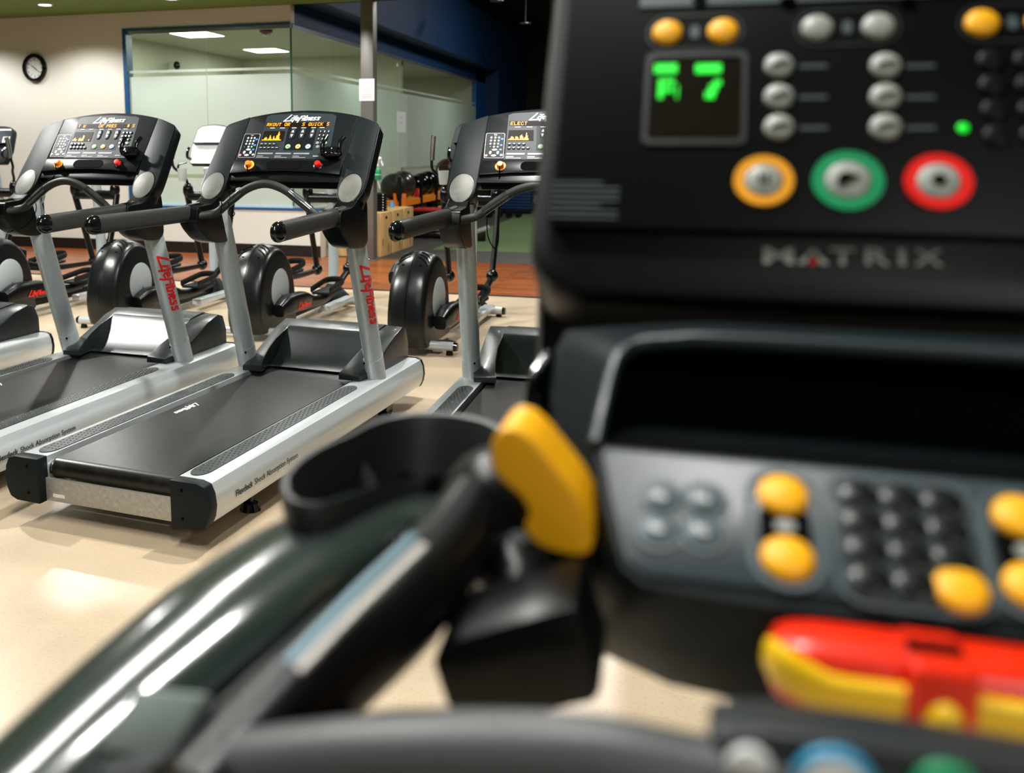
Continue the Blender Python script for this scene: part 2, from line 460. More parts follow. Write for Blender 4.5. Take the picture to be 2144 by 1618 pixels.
        bm.faces.new((A[0], A0[0], B0[0], B[0])); bm.faces.new((A[-1], B[-1], B0[-1], A0[-1]))
        bmesh.ops.recalc_face_normals(bm, faces=bm.faces)
        es = [e for e in bm.edges if len(e.link_faces) == 2 and e.calc_face_angle() > .5 and all(v.co.z > .26 for v in e.verts)]
        bmesh.ops.bevel(bm, geom=es, offset=.006, segments=2, profile=.5, affect='EDGES')
        obj('hood_fairing', bm, [M_HOOD], hood)
    # uprights
    A, B = V3((.374, 1.697, .24)), V3((.363, 1.441, 1.03)); B = B + (B - A) * .24
    for s in (-1, 1):
        a = V3((s * A.x, A.y, A.z)); b = V3((s * B.x, B.y, B.z)); d = (b - a).normalized()
        up = obj('upright', swp([a, b.lerp(a, .20), b.lerp(a, .08), V3((s * .363, 1.455, 1.135))], .046, .062, up=(0, 1, 0), seg=28), M_UPR, t)
        obj('upright_sleeve', swp([a, a + d * .13], .0475, .064, up=(0, 1, 0), seg=28), M_UPR, up)
        bm = nb(); ball(bm, a + d * .10 + V3((-s * .03, -.055, 0)), .006, 8); obj('sleeve_screw', bm, M_VOID, up)
        if s > 0:
            # red lettering running down the side of the upright, wrapped on its round face
            O0 = a + d * .655
            ax = d.cross(V3((0, 1, 0))).cross(d).normalized(); sxv = V3((1, 0, 0)) - d * d.x; sxv.normalize()
            def wrap(c, g, O0=O0, d=d, ax=ax, sxv=sxv):
                ph = R(52) - c.y / .054
                return O0 - d * c.x + sxv * ((.0468 + g) * math.cos(ph)) - ax * ((.0630 + g) * math.sin(ph))
            script_logo('upright_lettering', M_RED, (0, 0, 0), (1, 0, 0), (0, 1, 0), .335, up, wrap=wrap, wd=.17)
        # bracket under the console
        prof = [(1.175, 1.128), (1.16, 1.06), (1.19, 1.02), (1.26, .965), (1.33, .942), (1.43, .938), (1.475, .965), (1.47, 1.13), (1.45, 1.20), (1.36, 1.17), (1.30, 1.135)]
        bm = pr([(s * .325, y, z) for y, z in poly_round(prof, [.018, .02, .05, .06, .06, .06, .05, .02, .02, .02, .02], 4)], (s * .10, 0, 0), .016, 3)
        br = obj('handrail_bracket', bm, M_BLACK, t)
        # handrail
        j = V3((s * .387, 1.19, 1.096)); e = V3((s * .437, .575, 1.085)); hd = (e - j).normalized()
        hr = obj('handrail', swp([j, e], .026, .040, seg=24, power=2.6), M_GRIP, t)
        bm = swp([e - hd * .002, e + hd * .010] + [e + hd * (.010 + .050 * math.sin(R(q_))) for q_ in (18, 36, 54, 72, 86)], [.0275, .0275] + [.0275 * math.cos(R(q_)) for q_ in (18, 36, 54, 72, 86)], [.0415, .0415] + [.0415 * math.cos(R(q_)) for q_ in (18, 36, 54, 72, 86)], seg=24, power=2.3)
        obj('handrail_end_cap', bm, M_GLOSS, hr, 1.2)
        obj('handrail_collar', swp([j + hd * .004, j - hd * .10 + V3((0, 0, .004))], .0285, .043, seg=24, power=2.4), M_GLOSS, hr)
    # pulse bar
    arch = [(.345, 1.19, 1.082), (.30, 1.235, 1.090), (.255, 1.25, 1.106), (.175, 1.25, 1.168), (.10, 1.25, 1.213), (.045, 1.25, 1.233), (0, 1.25, 1.239)]
    arch = [(-x, y, z) for x, y, z in arch] + [(x, y, z) for x, y, z in arch[::-1]][1:]
    hb = obj('pulse_bar', swp(arch, .0195, .0195, seg=18, sm=4), M_GRIP, t)
    for s in (-1, 1):
        a = V3((s * .235, 1.25, 1.122)); b = V3((s * .125, 1.25, 1.200))
        obj('pulse_sensor', swp([a, b], .0204, .0204, seg=18), mat('sensor_plate', (.09, .10, .10), .22, .8), hb)
    # ---------------- console
    W = TP
    outline = [(-.31, -.055), (-.30, -.105), (-.325, -.165), (-.37, -.186), (-.415, -.165), (-.445, -.11), (-.446, -.04), (-.428, .285), (-.31, .335), (-.16, .366), (0, .377), (.16, .366), (.31, .335), (.428, .285), (.446, -.04), (.445, -.11), (.415, -.165), (.37, -.186), (.325, -.165), (.30, -.105), (.31, -.055)]
    outline = poly_round(outline, [.01, .03, .03, .03, .03, .03, .05, .03, .05, .08, .08, .08, .05, .03, .05, .03, .03, .03, .03, .03, .01], 3)
    con = obj('console', W.plate(outline, -.062, 0, .006), M_BLACK, t)
    for s in (-1, 1):
        wing = [(.302, .332), (.424, .283), (.440, -.04), (.439, -.108), (.412, -.160), (.37, -.181), (.328, -.160), (.304, -.105)]
        wing = poly_round(wing, [.002, .03, .05, .03, .03, .03, .03, .03], 3)
        wp = obj('wing_panel', W.plate([(s * u, v) for u, v in wing], 0, .005, .002), M_SLATE, con)
        sp = ngon(s * .371, -.094, .056, .081, 36)
        obj('speaker_ring', W.plate(ngon(s * .371, -.094, .060, .086, 36), .003, .0065, .001), M_BLACK, wp)
        obj('speaker_grille', W.plate(sp, .003, .009, .002), M_GRILLE, wp)
        # neck behind the wing, down to the bracket
    for s in (-1, 1):
        a = W.p(s * .372, -.12, -.05); b = V3((s * .375, 1.40, 1.10))
        obj('console_neck', swp([a, (a + b) / 2 + V3((0, -.005, 0)), b], [.062, .056, .045], [.034, .035, .036], up=(0, 1, 0), seg=20, power=3), M_BLACK, con)
    face = poly_round([(-.297, .062), (.297, .062), (.299, .331), (.16, .361), (0, .372), (-.16, .361), (-.299, .331)], [.004, .004, .01, .08, .08, .08, .01], 3)
    fp = obj('face_panel', W.plate(face, 0, .004, .001), M_PANELD, con)
    cp = poly_round([(-.191, .118), (.206, .118), (.182, .345), (.0, .358), (-.205, .345)][::-1], [.01, .05, .05, .01, .01], 3)
    obj('control_panel', W.plate([(-.196, .074), (.30 - .11, .074), (.206, .118), (.184, .333), (.16, .345), (0, .356), (-.18, .345), (-.203, .335), (-.191, .118)], .003, .0050), M_PANEL, con)
    obj('control_subpanel', W.plate([(-.060, .266), (.098, .266), (.112, .126), (-.048, .126)], .004, .0058), M_PANELD, con)
    script_logo('console_lettering', M_WHITE, W.p(-.098, .302, .0055), W.u, W.v, .205, con)
    obj('message_display', W.plate([(-.190, .270), (.150, .267), (.146, .294), (-.192, .297)], .005, .0062), M_LEDOFF, con)
    obj('profile_display', W.plate([(-.188, .181), (-.066, .181), (-.072, .243), (-.190, .243)], .005, .0062), M_LEDOFF, con)
    bm = nb()
    for u in (-.149, -.093, -.027, .026, .08, .126):
        W.addplate(bm, [(u - .013, .259), (u + .013, .259), (u + .013, .2625), (u - .013, .2625)], .005, .0066)
    obj('key_legend', bm, M_WHITE, con)
    def key(u, v, ru, rv, m, nm='key', d=.0085, n=16): return obj(nm, W.plate(ngon(u, v, ru, rv, n), .004, d, .0006), m, con)
    for u, v in ((-.177, .162), (-.155, .162), (-.131, .162), (-.109, .162), (-.176, .139), (-.154, .139), (-.131, .139), (-.109, .139), (-.087, .139)):
        k = key(u, v, .0088, .0088, M_KEY)
        obj('key_legend', W.plate([(u - .006, v - .0012), (u + .006, v - .0012), (u + .006, v + .0012), (u - .006, v + .0012)], .008, .0092), M_WHITE, k)
    for u in (-.026, .028, .083):
        k = obj('level_key', W.plate(rrect(u, .225, .024, .062, .0115), .004, .0085, .0006), M_PANEL, con)
        bm = nb()
        W.addplate(bm, [(u - .007, .231), (u + .007, .231), (u, .248)], .008, .0092); W.addplate(bm, [(u + .007, .219), (u - .007, .219), (u, .202)], .008, .0092)
        obj('arrow_print', bm, M_WHITE, k)
    for u, m in ((-.027, M_GREENB), (.028, M_YELB), (.083, M_BLUEB)):
        k = key(u, .146, .0135, .0135, m, 'start_key')
        obj('key_legend', W.plate([(u - .007, .143), (u + .007, .143), (u + .007, .149), (u - .007, .149)], .008, .0092), M_GREYT, k)
    num = ['123', '456', '789', 'c0e']
    for j, v in enumerate((.236, .2135, .191, .168)):
        for i, u in enumerate((.127, .1485, .170)):
            m = M_KEY if num[j][i].isdigit() else (M_GREYT if num[j][i] == 'c' else M_GREENB)
            k = key(u, v, .0085, .0085, m, 'number_key')
            if num[j][i].isdigit():
                text('key_legend', num[j][i], .013, M_WHITE, W.p(u, v - .0045, .0089), W.u, W.v, k, bold=.0004, align='CENTER')
    for u in (.135, .157): key(u, .145, .0085, .0085, M_GREYT, 'number_key')
    for u in (-.19, -.09, .01):
        bm = nb()
        for (a, b, c, d) in ((u + .006, .100, .085, .009), (u + .006, .086, .035, .005), (u + .006, .078, .07, .004)):
            W.addplate(bm, [(a, b), (a + c, b), (a + c, b + d), (a, b + d)], .005, .0064)
        obj('instruction_print', bm, M_GREYT, con)
    bm = nb(); W.addplate(bm, [(.125, .088), (.155, .088), (.155, .091), (.125, .091)], .005, .0064); obj('key_legend', bm, M_WHITE, con)
    # tv remote block
    tv = poly_round([(-.289, .080), (-.196, .080), (-.206, .226), (-.297, .226)], .008, 3)
    obj('television_keypad', W.plate(tv, .003, .0056), M_WHITE, con)
    tv2 = poly_round([(-.2875, .0815), (-.1975, .0815), (-.2075, .2245), (-.2955, .2245)], .008, 3)
    obj('television_keypad_face', W.plate(tv2, .003, .0060), M_PANELD, con)
    text('key_legend', 'TV', .013, M_WHITE, W.p(-.250, .210, .0062), W.u, W.v, con, align='CENTER')
    for j, v in enumerate((.199, .181, .163, .145)):
        for i, u in enumerate((-.268, -.249, -.231)):
            key(u, v, .005, .006, M_WHITE if j < 3 or i == 1 else (M_GREENB if i == 2 else M_KEY), 'remote_key', .0072, 8)
    for v in (.190, .154, .128): key(-.216, v, .0075, .006, M_BLUEK, 'remote_key', .0072, 12)
    for (u, v, a, b) in ((-.244, .128, .013, .006), (-.244, .094, .013, .006), (-.262, .111, .006, .010), (-.226, .111, .006, .010)): key(u, v, a, b, M_WHITE, 'remote_key', .0072, 12)
    key(-.280, .094, .007, .007, mat('pink_key', (.75, .25, .2), .4), 'remote_key', .0072, 12); key(-.208, .097, .007, .006, M_WHITE, 'remote_key', .0072, 12)
    # lower lip
    lip = [(-.296, .060), (.296, .060), (.299, -.022), (.15, -.008), (0, -.003), (-.15, -.008), (-.299, -.022)]
    lp = obj('console_lip', W.plate(lip, -.05, .014, .004), M_BLACK, con)
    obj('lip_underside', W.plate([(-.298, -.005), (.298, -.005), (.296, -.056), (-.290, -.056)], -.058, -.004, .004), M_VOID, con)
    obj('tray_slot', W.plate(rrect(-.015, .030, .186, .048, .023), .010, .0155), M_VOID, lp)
    kn = lambda u, v, m0, m1, r: (obj('knob_ring', lt([(r * 1.55, 0), (r * 1.55, .004), (r * 1.25, .006), (r * 1.2, .004), (0, .004)], W.p(u, v, .013), 28, W.rot()), m0, lp), obj('knob', lt([(r, 0), (r, .018), (r * .8, .024), (0, .025)], W.p(u, v, .014), 24, W.rot()), m1, lp))
    kn(-.201, .026, M_AMBER, M_ORANGE, .0165); kn(.176, .029, M_BLACK, M_REDK, .016)
    bm = nb(); W.addplate(bm, [(.160, -.042), (.215, -.042), (.209, -.031), (.166, -.031)], -.004, -.002); obj('badge', bm, M_GREYT, lp)
    # headphone rest : a block with two hooks
    h = obj('headphone_hook', W.plate(rrect(.222, .105, .085, .06, .02), .004, .028, .008), M_GLOSS, con)
    bm = nb()
    for (u0, u1) in ((.186, .196), (.275, .290)):
        sweep(bm, smoothpath([W.p(u0, .085, .02), W.p(u0 + .004, .095, .05), W.p(u0 + .006, .130, .062), W.p(u1, .165, .058)], 4), .011, .008, seg=10)
    sweep(bm, smoothpath([W.p(.20, .085, .03), W.p(.235, .075, .045), W.p(.28, .085, .03)], 4), .013, .015, seg=10)
    obj('hook_arm', bm, M_GLOSS, h)
    # rear shell bump
    obj('console_back', W.plate(rrect(0, .15, .56, .30, .05), -.12, -.05, .02), M_BLACK, con)
    return t

def leds(con, msg, bars, extra=None):
    W = TP; bm = nb()
    dots_u, u = .00165, -.187
    cell = dots_u * 6
    for i, ch in enumerate(msg):
        if ch == ' ' or ch not in FONT5: continue
        dots(bm, W, FONT5[ch].split(), -.186 + i * .0166, .2925, .0026, .0029, .0062, .86)
    obj('display_message', bm, M_LED, con, 0.1)
    bm = nb(); du, dv = .0054, .0054
    for i, h in enumerate(bars):
        for j in range(h):
            u = -.186 + i * du; v = .184 + j * dv
            W.addplate(bm, [(u, v), (u + du * .82, v), (u + du * .82, v + dv * .82), (u, v + dv * .82)], .0062, .0068)
    obj('display_bars', bm, M_LED, con, 0.1)

T = make_treadmill()
con0 = [c for c in T.children if c.name.startswith('console')][0]
def con_of(t): return [c for c in t.children if c.name.startswith('console')][0]
poses = [(-1.998, 2.861, -.078), (-3.089, 2.902, -.050), (-.653, 3.0, .004), (-4.42, 2.857, -.071)]
tlabels = ['treadmill with its entire deck and both black rear end caps in view',
           'treadmill left of the fully visible one, its rear deck cut by the left edge',
           'rightmost treadmill of the row, mostly hidden behind the black foreground console',
           'leftmost treadmill, only the front corner of its hood and rail showing at the left edge']
tms = [T] + [copy_tree(T) for _ in range(3)]
for t, p, l in zip(tms, poses, tlabels):
    t.location = (p[0], p[1], 0); t.rotation_euler = (0, 0, p[2])
    props(t, l, 'treadmill', 'silver and black treadmills standing in a row')
leds(con_of(tms[0]), 'RKOUT OR    S QUICK S', [1, 1, 3, 4, 3, 1, 2, 6, 4, 2, 1, 5, 3, 2, 6, 10, 8, 3, 1, 1])
leds(con_of(tms[1]), 'T W     OR PRES    # S', [1, 3, 4, 2, 2, 0, 0, 3, 4, 2, 3, 7, 6, 0, 0, 0, 0, 0, 0, 2])
leds(con_of(tms[2]), 'ELECT', [1, 2, 4, 4, 3, 1, 4, 4, 3, 1, 5, 6, 4, 2, 3, 8, 5, 2])
leds(con_of(tms[3]), 'SELECT', [1, 2, 4, 2, 3, 1, 4, 2, 3, 1, 5])
# safety cords (each hangs its own way)
W = TP
kz = W.p(-.201, .012, .035)
def cord(con, pts, r=.0022, nm='safety_cord'): return obj(nm, swp(pts, r, seg=8, sm=6), M_VOID, con)
cord(con_of(tms[0]), [kz, kz + V3((0, -.002, -.08)), V3((-.212, 1.222, 1.19)), V3((-.214, 1.212, 1.14)), V3((-.222, 1.213, 1.10))], .0026)
cord(con_of(tms[0]), [V3((-.19, 1.225, 1.15)), V3((-.165, 1.22, 1.115)), V3((-.15, 1.22, 1.10)), V3((-.165, 1.222, 1.085)), V3((-.185, 1.222, 1.10)), V3((-.175, 1.222, 1.125))], .0022)
cord(con_of(tms[1]), [kz, kz + V3((-.01, 0, -.06)), V3((-.235, 1.30, 1.18)), V3((-.27, 1.34, 1.08)), V3((-.31, 1.30, 1.0)), V3((-.36, 1.22, .97))], .0024)
cord(con_of(tms[2]), [kz, kz + V3((0, .0, -.07)), V3((-.195, 1.40, 1.10)), V3((-.19, 1.38, .98)), V3((-.205, 1.37, .945)), V3((-.24, 1.38, 1.0)), V3((-.25, 1.40, 1.09))], .0026)

# ------------------------------------------------------------------ elliptical trainers
M_EHOUS = mat('elliptical_housing', (.004, .0055, .006), .28, bump=.1, scale=500, spec=.4)
M_DISC = mat('disc_grey', (.34, .38, .39), .42, .1, bump=.1, scale=500)
def make_elliptical(con_mat):
    e = empty('elliptical_trainer', (0, 0, 0))
    prof = [(-.30, .06), (-.335, .16), (-.335, .30), (-.30, .44), (-.24, .55), (-.15, .635), (-.04, .68), (.06, .675), (.16, .63), (.26, .53), (.31, .42), (.34, .28), (.36, .12), (.36, .06)]
    sp_ = [(p.y, p.z) for p in smoothpath([(0, y, z) for y, z in prof], 4)]
    KX = [(-.135, .90), (-.130, .935), (-.118, .962), (-.095, .985), (-.06, 1.0), (-.02, 1.012), (0, 1.016), (.02, 1.012), (.06, 1.0), (.095, .985), (.118, .962), (.130, .935), (.135, .90)]
    def surf(t_, x, g=0.0):
        q_ = t_ * (len(sp_) - 1); i_ = min(int(q_), len(sp_) - 2); f_ = q_ - i_
        y = sp_[i_][0] * (1 - f_) + sp_[i_ + 1][0] * f_; z = sp_[i_][1] * (1 - f_) + sp_[i_ + 1][1] * f_
        k = 1.0
        for (xa, ka), (xb, kb) in zip(KX, KX[1:]):
            if xa <= x <= xb: k = ka + (kb - ka) * (x - xa) / (xb - xa)
        k += g
        return V3((x, .02 + (y - .02) * k, .06 + (z - .06) * k))
    bm = nb(); L = []
    for x, k in KX:
        L.append([bm.verts.new((x, .02 + (y - .02) * k, .06 + (z - .06) * k)) for y, z in sp_])
    n = len(sp_)
    for a, b in zip(L, L[1:]):
        for k in range(n): bm.faces.new((a[k], a[(k + 1) % n], b[(k + 1) % n], b[k]))
    bm.faces.new(L[0]); bm.faces.new(L[-1][::-1])
    bmesh.ops.recalc_face_normals(bm, faces=bm.faces)
    h = obj('flywheel_housing', bm, M_EHOUS, e, 1.1)
    for s in (-1, 1):
        for k in range(3):
            t0_ = .462 - k * .026
            pts = [surf(t0_ - .010 * (q_ / 4) ** 2 * 4, s * (.028 + .020 * q_), .003) for q_ in range(5)]
            obj('cooling_vent', swp(pts, [.002, .005, .006, .005, .002], [.004] * 5, seg=6), M_VOID, h)
        obj('housing_screw_hole', bl(surf(.36, s * .062, 0), (.011, .005, .006), 8), M_VOID, h)
    obj('housing_seam', swp([surf(.12 + .4 * q_ / 12, 0, -.002) for q_ in range(13)], .003, .004, seg=6), M_BLACK, h)
    for s in (-1, 1):
        d = obj('crank_disc', lt([(.158, 0), (.158, .012), (.150, .017), (0, .019)], (s * .125, .03, .35), 40, Matrix.Rotation(s * PI / 2, 3, 'Y')), M_DISC, h)
        d2 = obj('disc_screw', bl((s * .145, .04, .31), (.002, .006, .006), 8), M_VOID, h)
        obj('housing_badge', bl((s * .128, .0 + .02, .60), (.005, .013, .013), 10), M_RED, h)
    # feet and stabilisers
    for y, z in ((-.17, .06), (1.42, .05)):
        st = obj('stabilizer', cy((-.30, y, z), (.30, y, z), .032, seg=20), M_SILVER, e)
        for s in (-1, 1):
            obj('stabilizer_cap', cy((s * .30, y, z), (s * .325, y, z), .033, .028, 20), M_GLOSS, st)
            obj('levelling_foot', cy((s * .27, y, z - .02), (s * .27, y, 0), .02, .026, 12), M_RUBBER, st)
    obj('base_beam', bx((0, .85, .085), (.10, 1.25, .07), bevel=.01), M_BLACK, e)
    for s in (-1, 1):
        obj('floor_rail', bx((s * .19, 1.12, .075), (.09, .62, .05), bevel=.012), M_SILVER, e)
    # mast
    m = obj('mast', swp([(0, 1.50, .06), (0, 1.52, .5), (0, 1.50, .9), (0, 1.46, 1.22)], .046, .05, up=(0, 1, 0), seg=20, sm=3), M_UPR, e)
    obj('mast_boot', lt([(.16, 0), (.15, .05), (.10, .10), (.06, .15), (.05, .16)], (0, 1.50, .03), 24), M_SLATE, m)
    obj('mast_hub', cy((-.21, 1.47, .96), (.21, 1.47, .96), .045, seg=20), M_BLACK, m)
    # arms: left side crank forward, right side back
    for s, yk, zk in ((-1, 1.74, .29), (1, 1.22, .38)):
        arm = obj('swing_arm', swp([(s * .235, 1.47, .97), (s * .245, (1.47 + yk) / 2, .64), (s * .25, yk, zk)], .022, .034, up=(0, 1, 0), seg=14, sm=3, power=2.6), M_BLACK, e)
        obj('arm_knuckle', bl((s * .25, yk, zk - .01), (.05, .055, .055), 16), M_GLOSS, arm)
        obj('pivot_boot', bl((s * .22, 1.46, 1.01), (.048, .048, .075), 16), M_GLOSS, arm)
        hnd = [(s * .22, 1.46, 1.04), (s * .23, 1.45, 1.11), (s * .26, 1.40, 1.17), (s * .30, 1.36, 1.22), (s * .305, 1.34, 1.27), (s * .30, 1.33, 1.32)]
        obj('handle', swp(hnd, .0125, seg=12, sm=4), M_BLACK, arm)
        obj('handle_grip', swp([(s * .30, 1.33, 1.30), (s * .295, 1.325, 1.40), (s * .285, 1.315, 1.50)], .022, seg=14, sm=3), M_CHROME, arm)
        # pedal lever from the crank to the knuckle
        y0, z0 = (.10, .50) if s < 0 else (-.02, .22)
        py, pz = y0 + .88, (.33 if s < 0 else .20)
        lv = obj('pedal_lever', swp([(s * .20, y0, z0), (s * .20, y0 + .35, (z0 * .6 + pz * .4) - .01), (s * .20, py, pz - .02), (s * .25, yk, zk - .02)], [.035, .035, .032, .022], [.05, .055, .03, .022], seg=12, sm=4, power=3), M_BLACK, e)
        cv = obj('crank_cover', swp([(s * .185, y0 - .10, z0 - .01), (s * .19, y0 + .05, z0 + .015), (s * .19, y0 + .32, z0 + .005), (s * .19, y0 + .52, z0 - .03)], [.045, .06, .055, .035], [.05, .078, .075, .05], seg=18, sm=4, power=3.2), M_BLACK, e)
        if s > 0:
            script_logo('cover_lettering', M_RED, (s * .2535, y0 + .12, z0 - .03), (0, 1, -.05), (0, 0, 1), .26, cv, th=.001)
        # pedal : tray with a raised rim
        foot = [(-.08, -.17), (-.085, .10), (-.06, .17), (0, .19), (.06, .17), (.085, .10), (.08, -.17)]
        bm = pr([(s * .20 + x, py + y, pz + .035) for x, y in foot], (0, 0, -.02), .004)
        pd = obj('pedal', bm, M_SLATE, e)
        ring = [(s * .20 + x * 1.03, py + y * 1.02, pz + .055 + max(0, .035 * (y + .05) / .2)) for x, y in foot]
        obj('pedal_rim', swp(ring, .008, .026, seg=8, sm=3), M_RUBBER, pd)
    # console with book ledge, hooks and cup
    Wc = Plane((0, 1.40, 1.24), R(28))
    poly = poly_round([(-.17, .02), (.17, .02), (.19, .16), (.16, .40), (.0, .43), (-.16, .40), (-.19, .16)], [.02, .02, .03, .05, .1, .05, .03], 4)
    c = obj('console', Wc.plate(poly, -.06, 0, .008), M_SLATE, e)
    obj('console_face', Wc.plate([(u * .95, .02 + (v - .02) * .97) for u, v in poly], -.002, .004, .001), con_mat, c)
    obj('book_ledge', Wc.plate([(-.15, .205), (.15, .205), (.15, .215), (-.15, .215)], 0, .045, .003), M_BLACK, c)
    for s in (-1, 1):
        obj('console_hook', swp([Wc.p(s * .17, .07, .0), Wc.p(s * .17, .06, .05), Wc.p(s * .17, .10, .07), Wc.p(s * .175, .15, .055)], .014, seg=10, sm=4), M_GLOSS, c)
    cu = obj('cup_holder', lt([(.030, 0), (.034, .005), (.045, .115), (.041, .115), (.030, .01), (0, .008)], (-.20, 1.33, 1.10), 24), M_SILVER, c)
    obj('cup_arm', swp([(-.17, 1.36, 1.27), (-.235, 1.34, 1.25), (-.245, 1.33, 1.21)], .010, seg=10, sm=4), M_GLOSS, c)
    return e
M_CFACE = mat('elliptical_console_face', (.02, .026, .032), .5, spec=.15)
E = make_elliptical(M_CFACE)
epos = [(-4.26, 6.52), (-3.06, 6.52), (-1.80, 6.42), (-5.42, 6.42), (-6.62, 6.5)]
elab = ['elliptical trainer with a pale console and white cup, between the two left-hand treadmill consoles',
        'elliptical trainer whose grey disc and red lettered cover show behind the central treadmill',
        'elliptical trainer seen end-on left of the rightmost treadmill upright, its shiny rear fairing complete',
        'elliptical trainer with housing cut by the left edge, grey disc beside the left treadmill upright',
        'elliptical trainer farthest left, only its small dark console and handles at the left edge']
ells = [E] + [copy_tree(E) for _ in range(4)]
for i, (o, p, l) in enumerate(zip(ells, epos, elab)):
    o.location = (p[0], p[1], 0); o.rotation_euler = (0, 0, (0, 0, -.02, .0, .0)[i])
    props(o, l, 'elliptical trainer', 'elliptical trainers standing between the treadmills and the wall')
# the one with a pale overlay on its console
M_PALE = mat('pale_console_face', (.80, .80, .82), .35, coat=.3)
cc = [c for c in ells[0].children if c.name.startswith('console')][0]
for ch in cc.children:
    if ch.name.startswith('console_face'):
        ch.data = ch.data.copy(); ch.data.materials[0] = M_PALE
for c in [c for c in ells[4].children if c.name.startswith('console')]:
    bm = nb(); Wc = Plane((0, 1.40, 1.24), R(28))
    for k in range(4): Wc.addplate(bm, [(.07 + k * .022, .23), (.083 + k * .022, .23), (.083 + k * .022, .30), (.07 + k * .022, .30)], .004, .006)
    Wc.addplate(bm, [(.0, .37), (.14, .37), (.14, .385), (.0, .385)], .004, .006)
    obj('console_print', bm, M_WHITE, c)


# ------------------------------------------------------------------ the setting
Y0 = 11.4; XC = -4.893
def floor_mat():
    m = mat('polished_concrete', srgb(190, 171, 145), .30, var=.20, scale=1.3, bump=0.0)
    nt = m.node_tree; b = nt.nodes['Principled BSDF']
    n2 = nt.nodes.new('ShaderNodeTexNoise'); n2.inputs['Scale'].default_value = 90; n2.inputs['Detail'].default_value = 6
    tc = nt.nodes['Texture Coordinate']; nt.links.new(tc.outputs['Object'], n2.inputs['Vector'])
    mx = nt.nodes.new('ShaderNodeMixRGB'); mx.blend_type = 'MULTIPLY'; mx.inputs[0].default_value = .5
    r = nt.nodes.new('ShaderNodeValToRGB'); r.color_ramp.elements[0].position = .30; r.color_ramp.elements[0].color = (.76, .72, .66, 1); r.color_ramp.elements[1].position = .50
    nt.links.new(n2.outputs['Fac'], r.inputs[0])
    old = b.inputs['Base Color'].links[0].from_socket
    nt.links.new(old, mx.inputs[1]); nt.links.new(r.outputs[0], mx.inputs[2]); nt.links.new(mx.outputs[0], b.inputs['Base Color'])
    return m
M_FLOOR = floor_mat()
def wood_mat():
    m = mat('wood_planks', (.34, .092, .018), .30, var=.6, scale=5, stretch=(1.0, 14, 1), coat=.1)
    nt = m.node_tree; b = nt.nodes['Principled BSDF']
    br = nt.nodes.new('ShaderNodeTexBrick'); br.inputs['Scale'].default_value = 1.0
    br.inputs['Brick Width'].default_value = 1.25; br.inputs['Row Height'].default_value = .13; br.inputs['Mortar Size'].default_value = .003
    br.inputs['Color1'].default_value = (1, 1, 1, 1); br.inputs['Color2'].default_value = (.62, .58, .55, 1); br.inputs['Mortar'].default_value = (.15, .1, .08, 1)
    nt.links.new(nt.nodes['Texture Coordinate'].outputs['Object'], br.inputs['Vector'])
    mx = nt.nodes.new('ShaderNodeMixRGB'); mx.blend_type = 'MULTIPLY'; mx.inputs[0].default_value = 1
    old = b.inputs['Base Color'].links[0].from_socket
    nt.links.new(old, mx.inputs[1]); nt.links.new(br.outputs[0], mx.inputs[2]); nt.links.new(mx.outputs[0], b.inputs['Base Color'])
    return m
M_WOOD = wood_mat()
M_MAT = mat('rubber_flooring', (.035, .032, .028), .6, var=.3, scale=60)
M_TURF = mat('green_turf', (.075, .125, .042), .9, var=.25, scale=120, bump=.6)
M_WALL = mat('cream_wall', srgb(212, 212, 203), .75, var=.02, scale=40, bump=.1)
M_BASE = mat('black_baseboard', (.006, .006, .006), .4)
M_GREENC = mat('green_ceiling_paint', (.115, .20, .035), .8, var=.06)
M_BLUE = mat('blue_paint', (.0008, .030, .105), .6, var=.1)
M_BLUEF = mat('blue_frame_paint', (.006, .07, .20), .45)
M_DARKW = mat('dark_brown_wall', (.05, .04, .03), .8)
M_OLIVE = mat('beige_inner_wall', srgb(180, 176, 160), .8, var=.03)
M_INCEIL = mat('inner_ceiling', srgb(165, 165, 155), .8, var=.03)
M_EMIT = mat('lamp_diffuser', (1, 1, 1), .5, emit=(1, .98, .94), estr=9)
M_HOLD = mat('grey_metal_channel', (.25, .29, .30), .35, .7)
def struct(name, bm, m): return props(obj(name, bm, m), kind='structure')
def slab(x0, x1, y0, y1, z0, z1): return bx(((x0 + x1) / 2, (y0 + y1) / 2, (z0 + z1) / 2), (x1 - x0, y1 - y0, z1 - z0))
struct('floor', slab(-16, 8, -4, 24.5, -.12, 0), M_FLOOR)
struct('floor_wood', slab(-16, 8, 8.95, Y0, 0, .006), M_WOOD)
struct('floor_wood_strip', slab(-4.5, 8, Y0, 11.5, 0, .006), M_WOOD)
struct('floor_rubber', slab(-4.5, 8, 11.5, 12.75, 0, .007), M_MAT)
struct('floor_rubber_side', slab(-4.86, -3.4, 12.75, 24, 0, .007), M_MAT)
struct('floor_turf', slab(-3.4, 8, 12.75, 24, 0, .009), M_TURF)
struct('trim_1', slab(-16, 8, 8.925, 8.95, 0, .008), M_BASE)
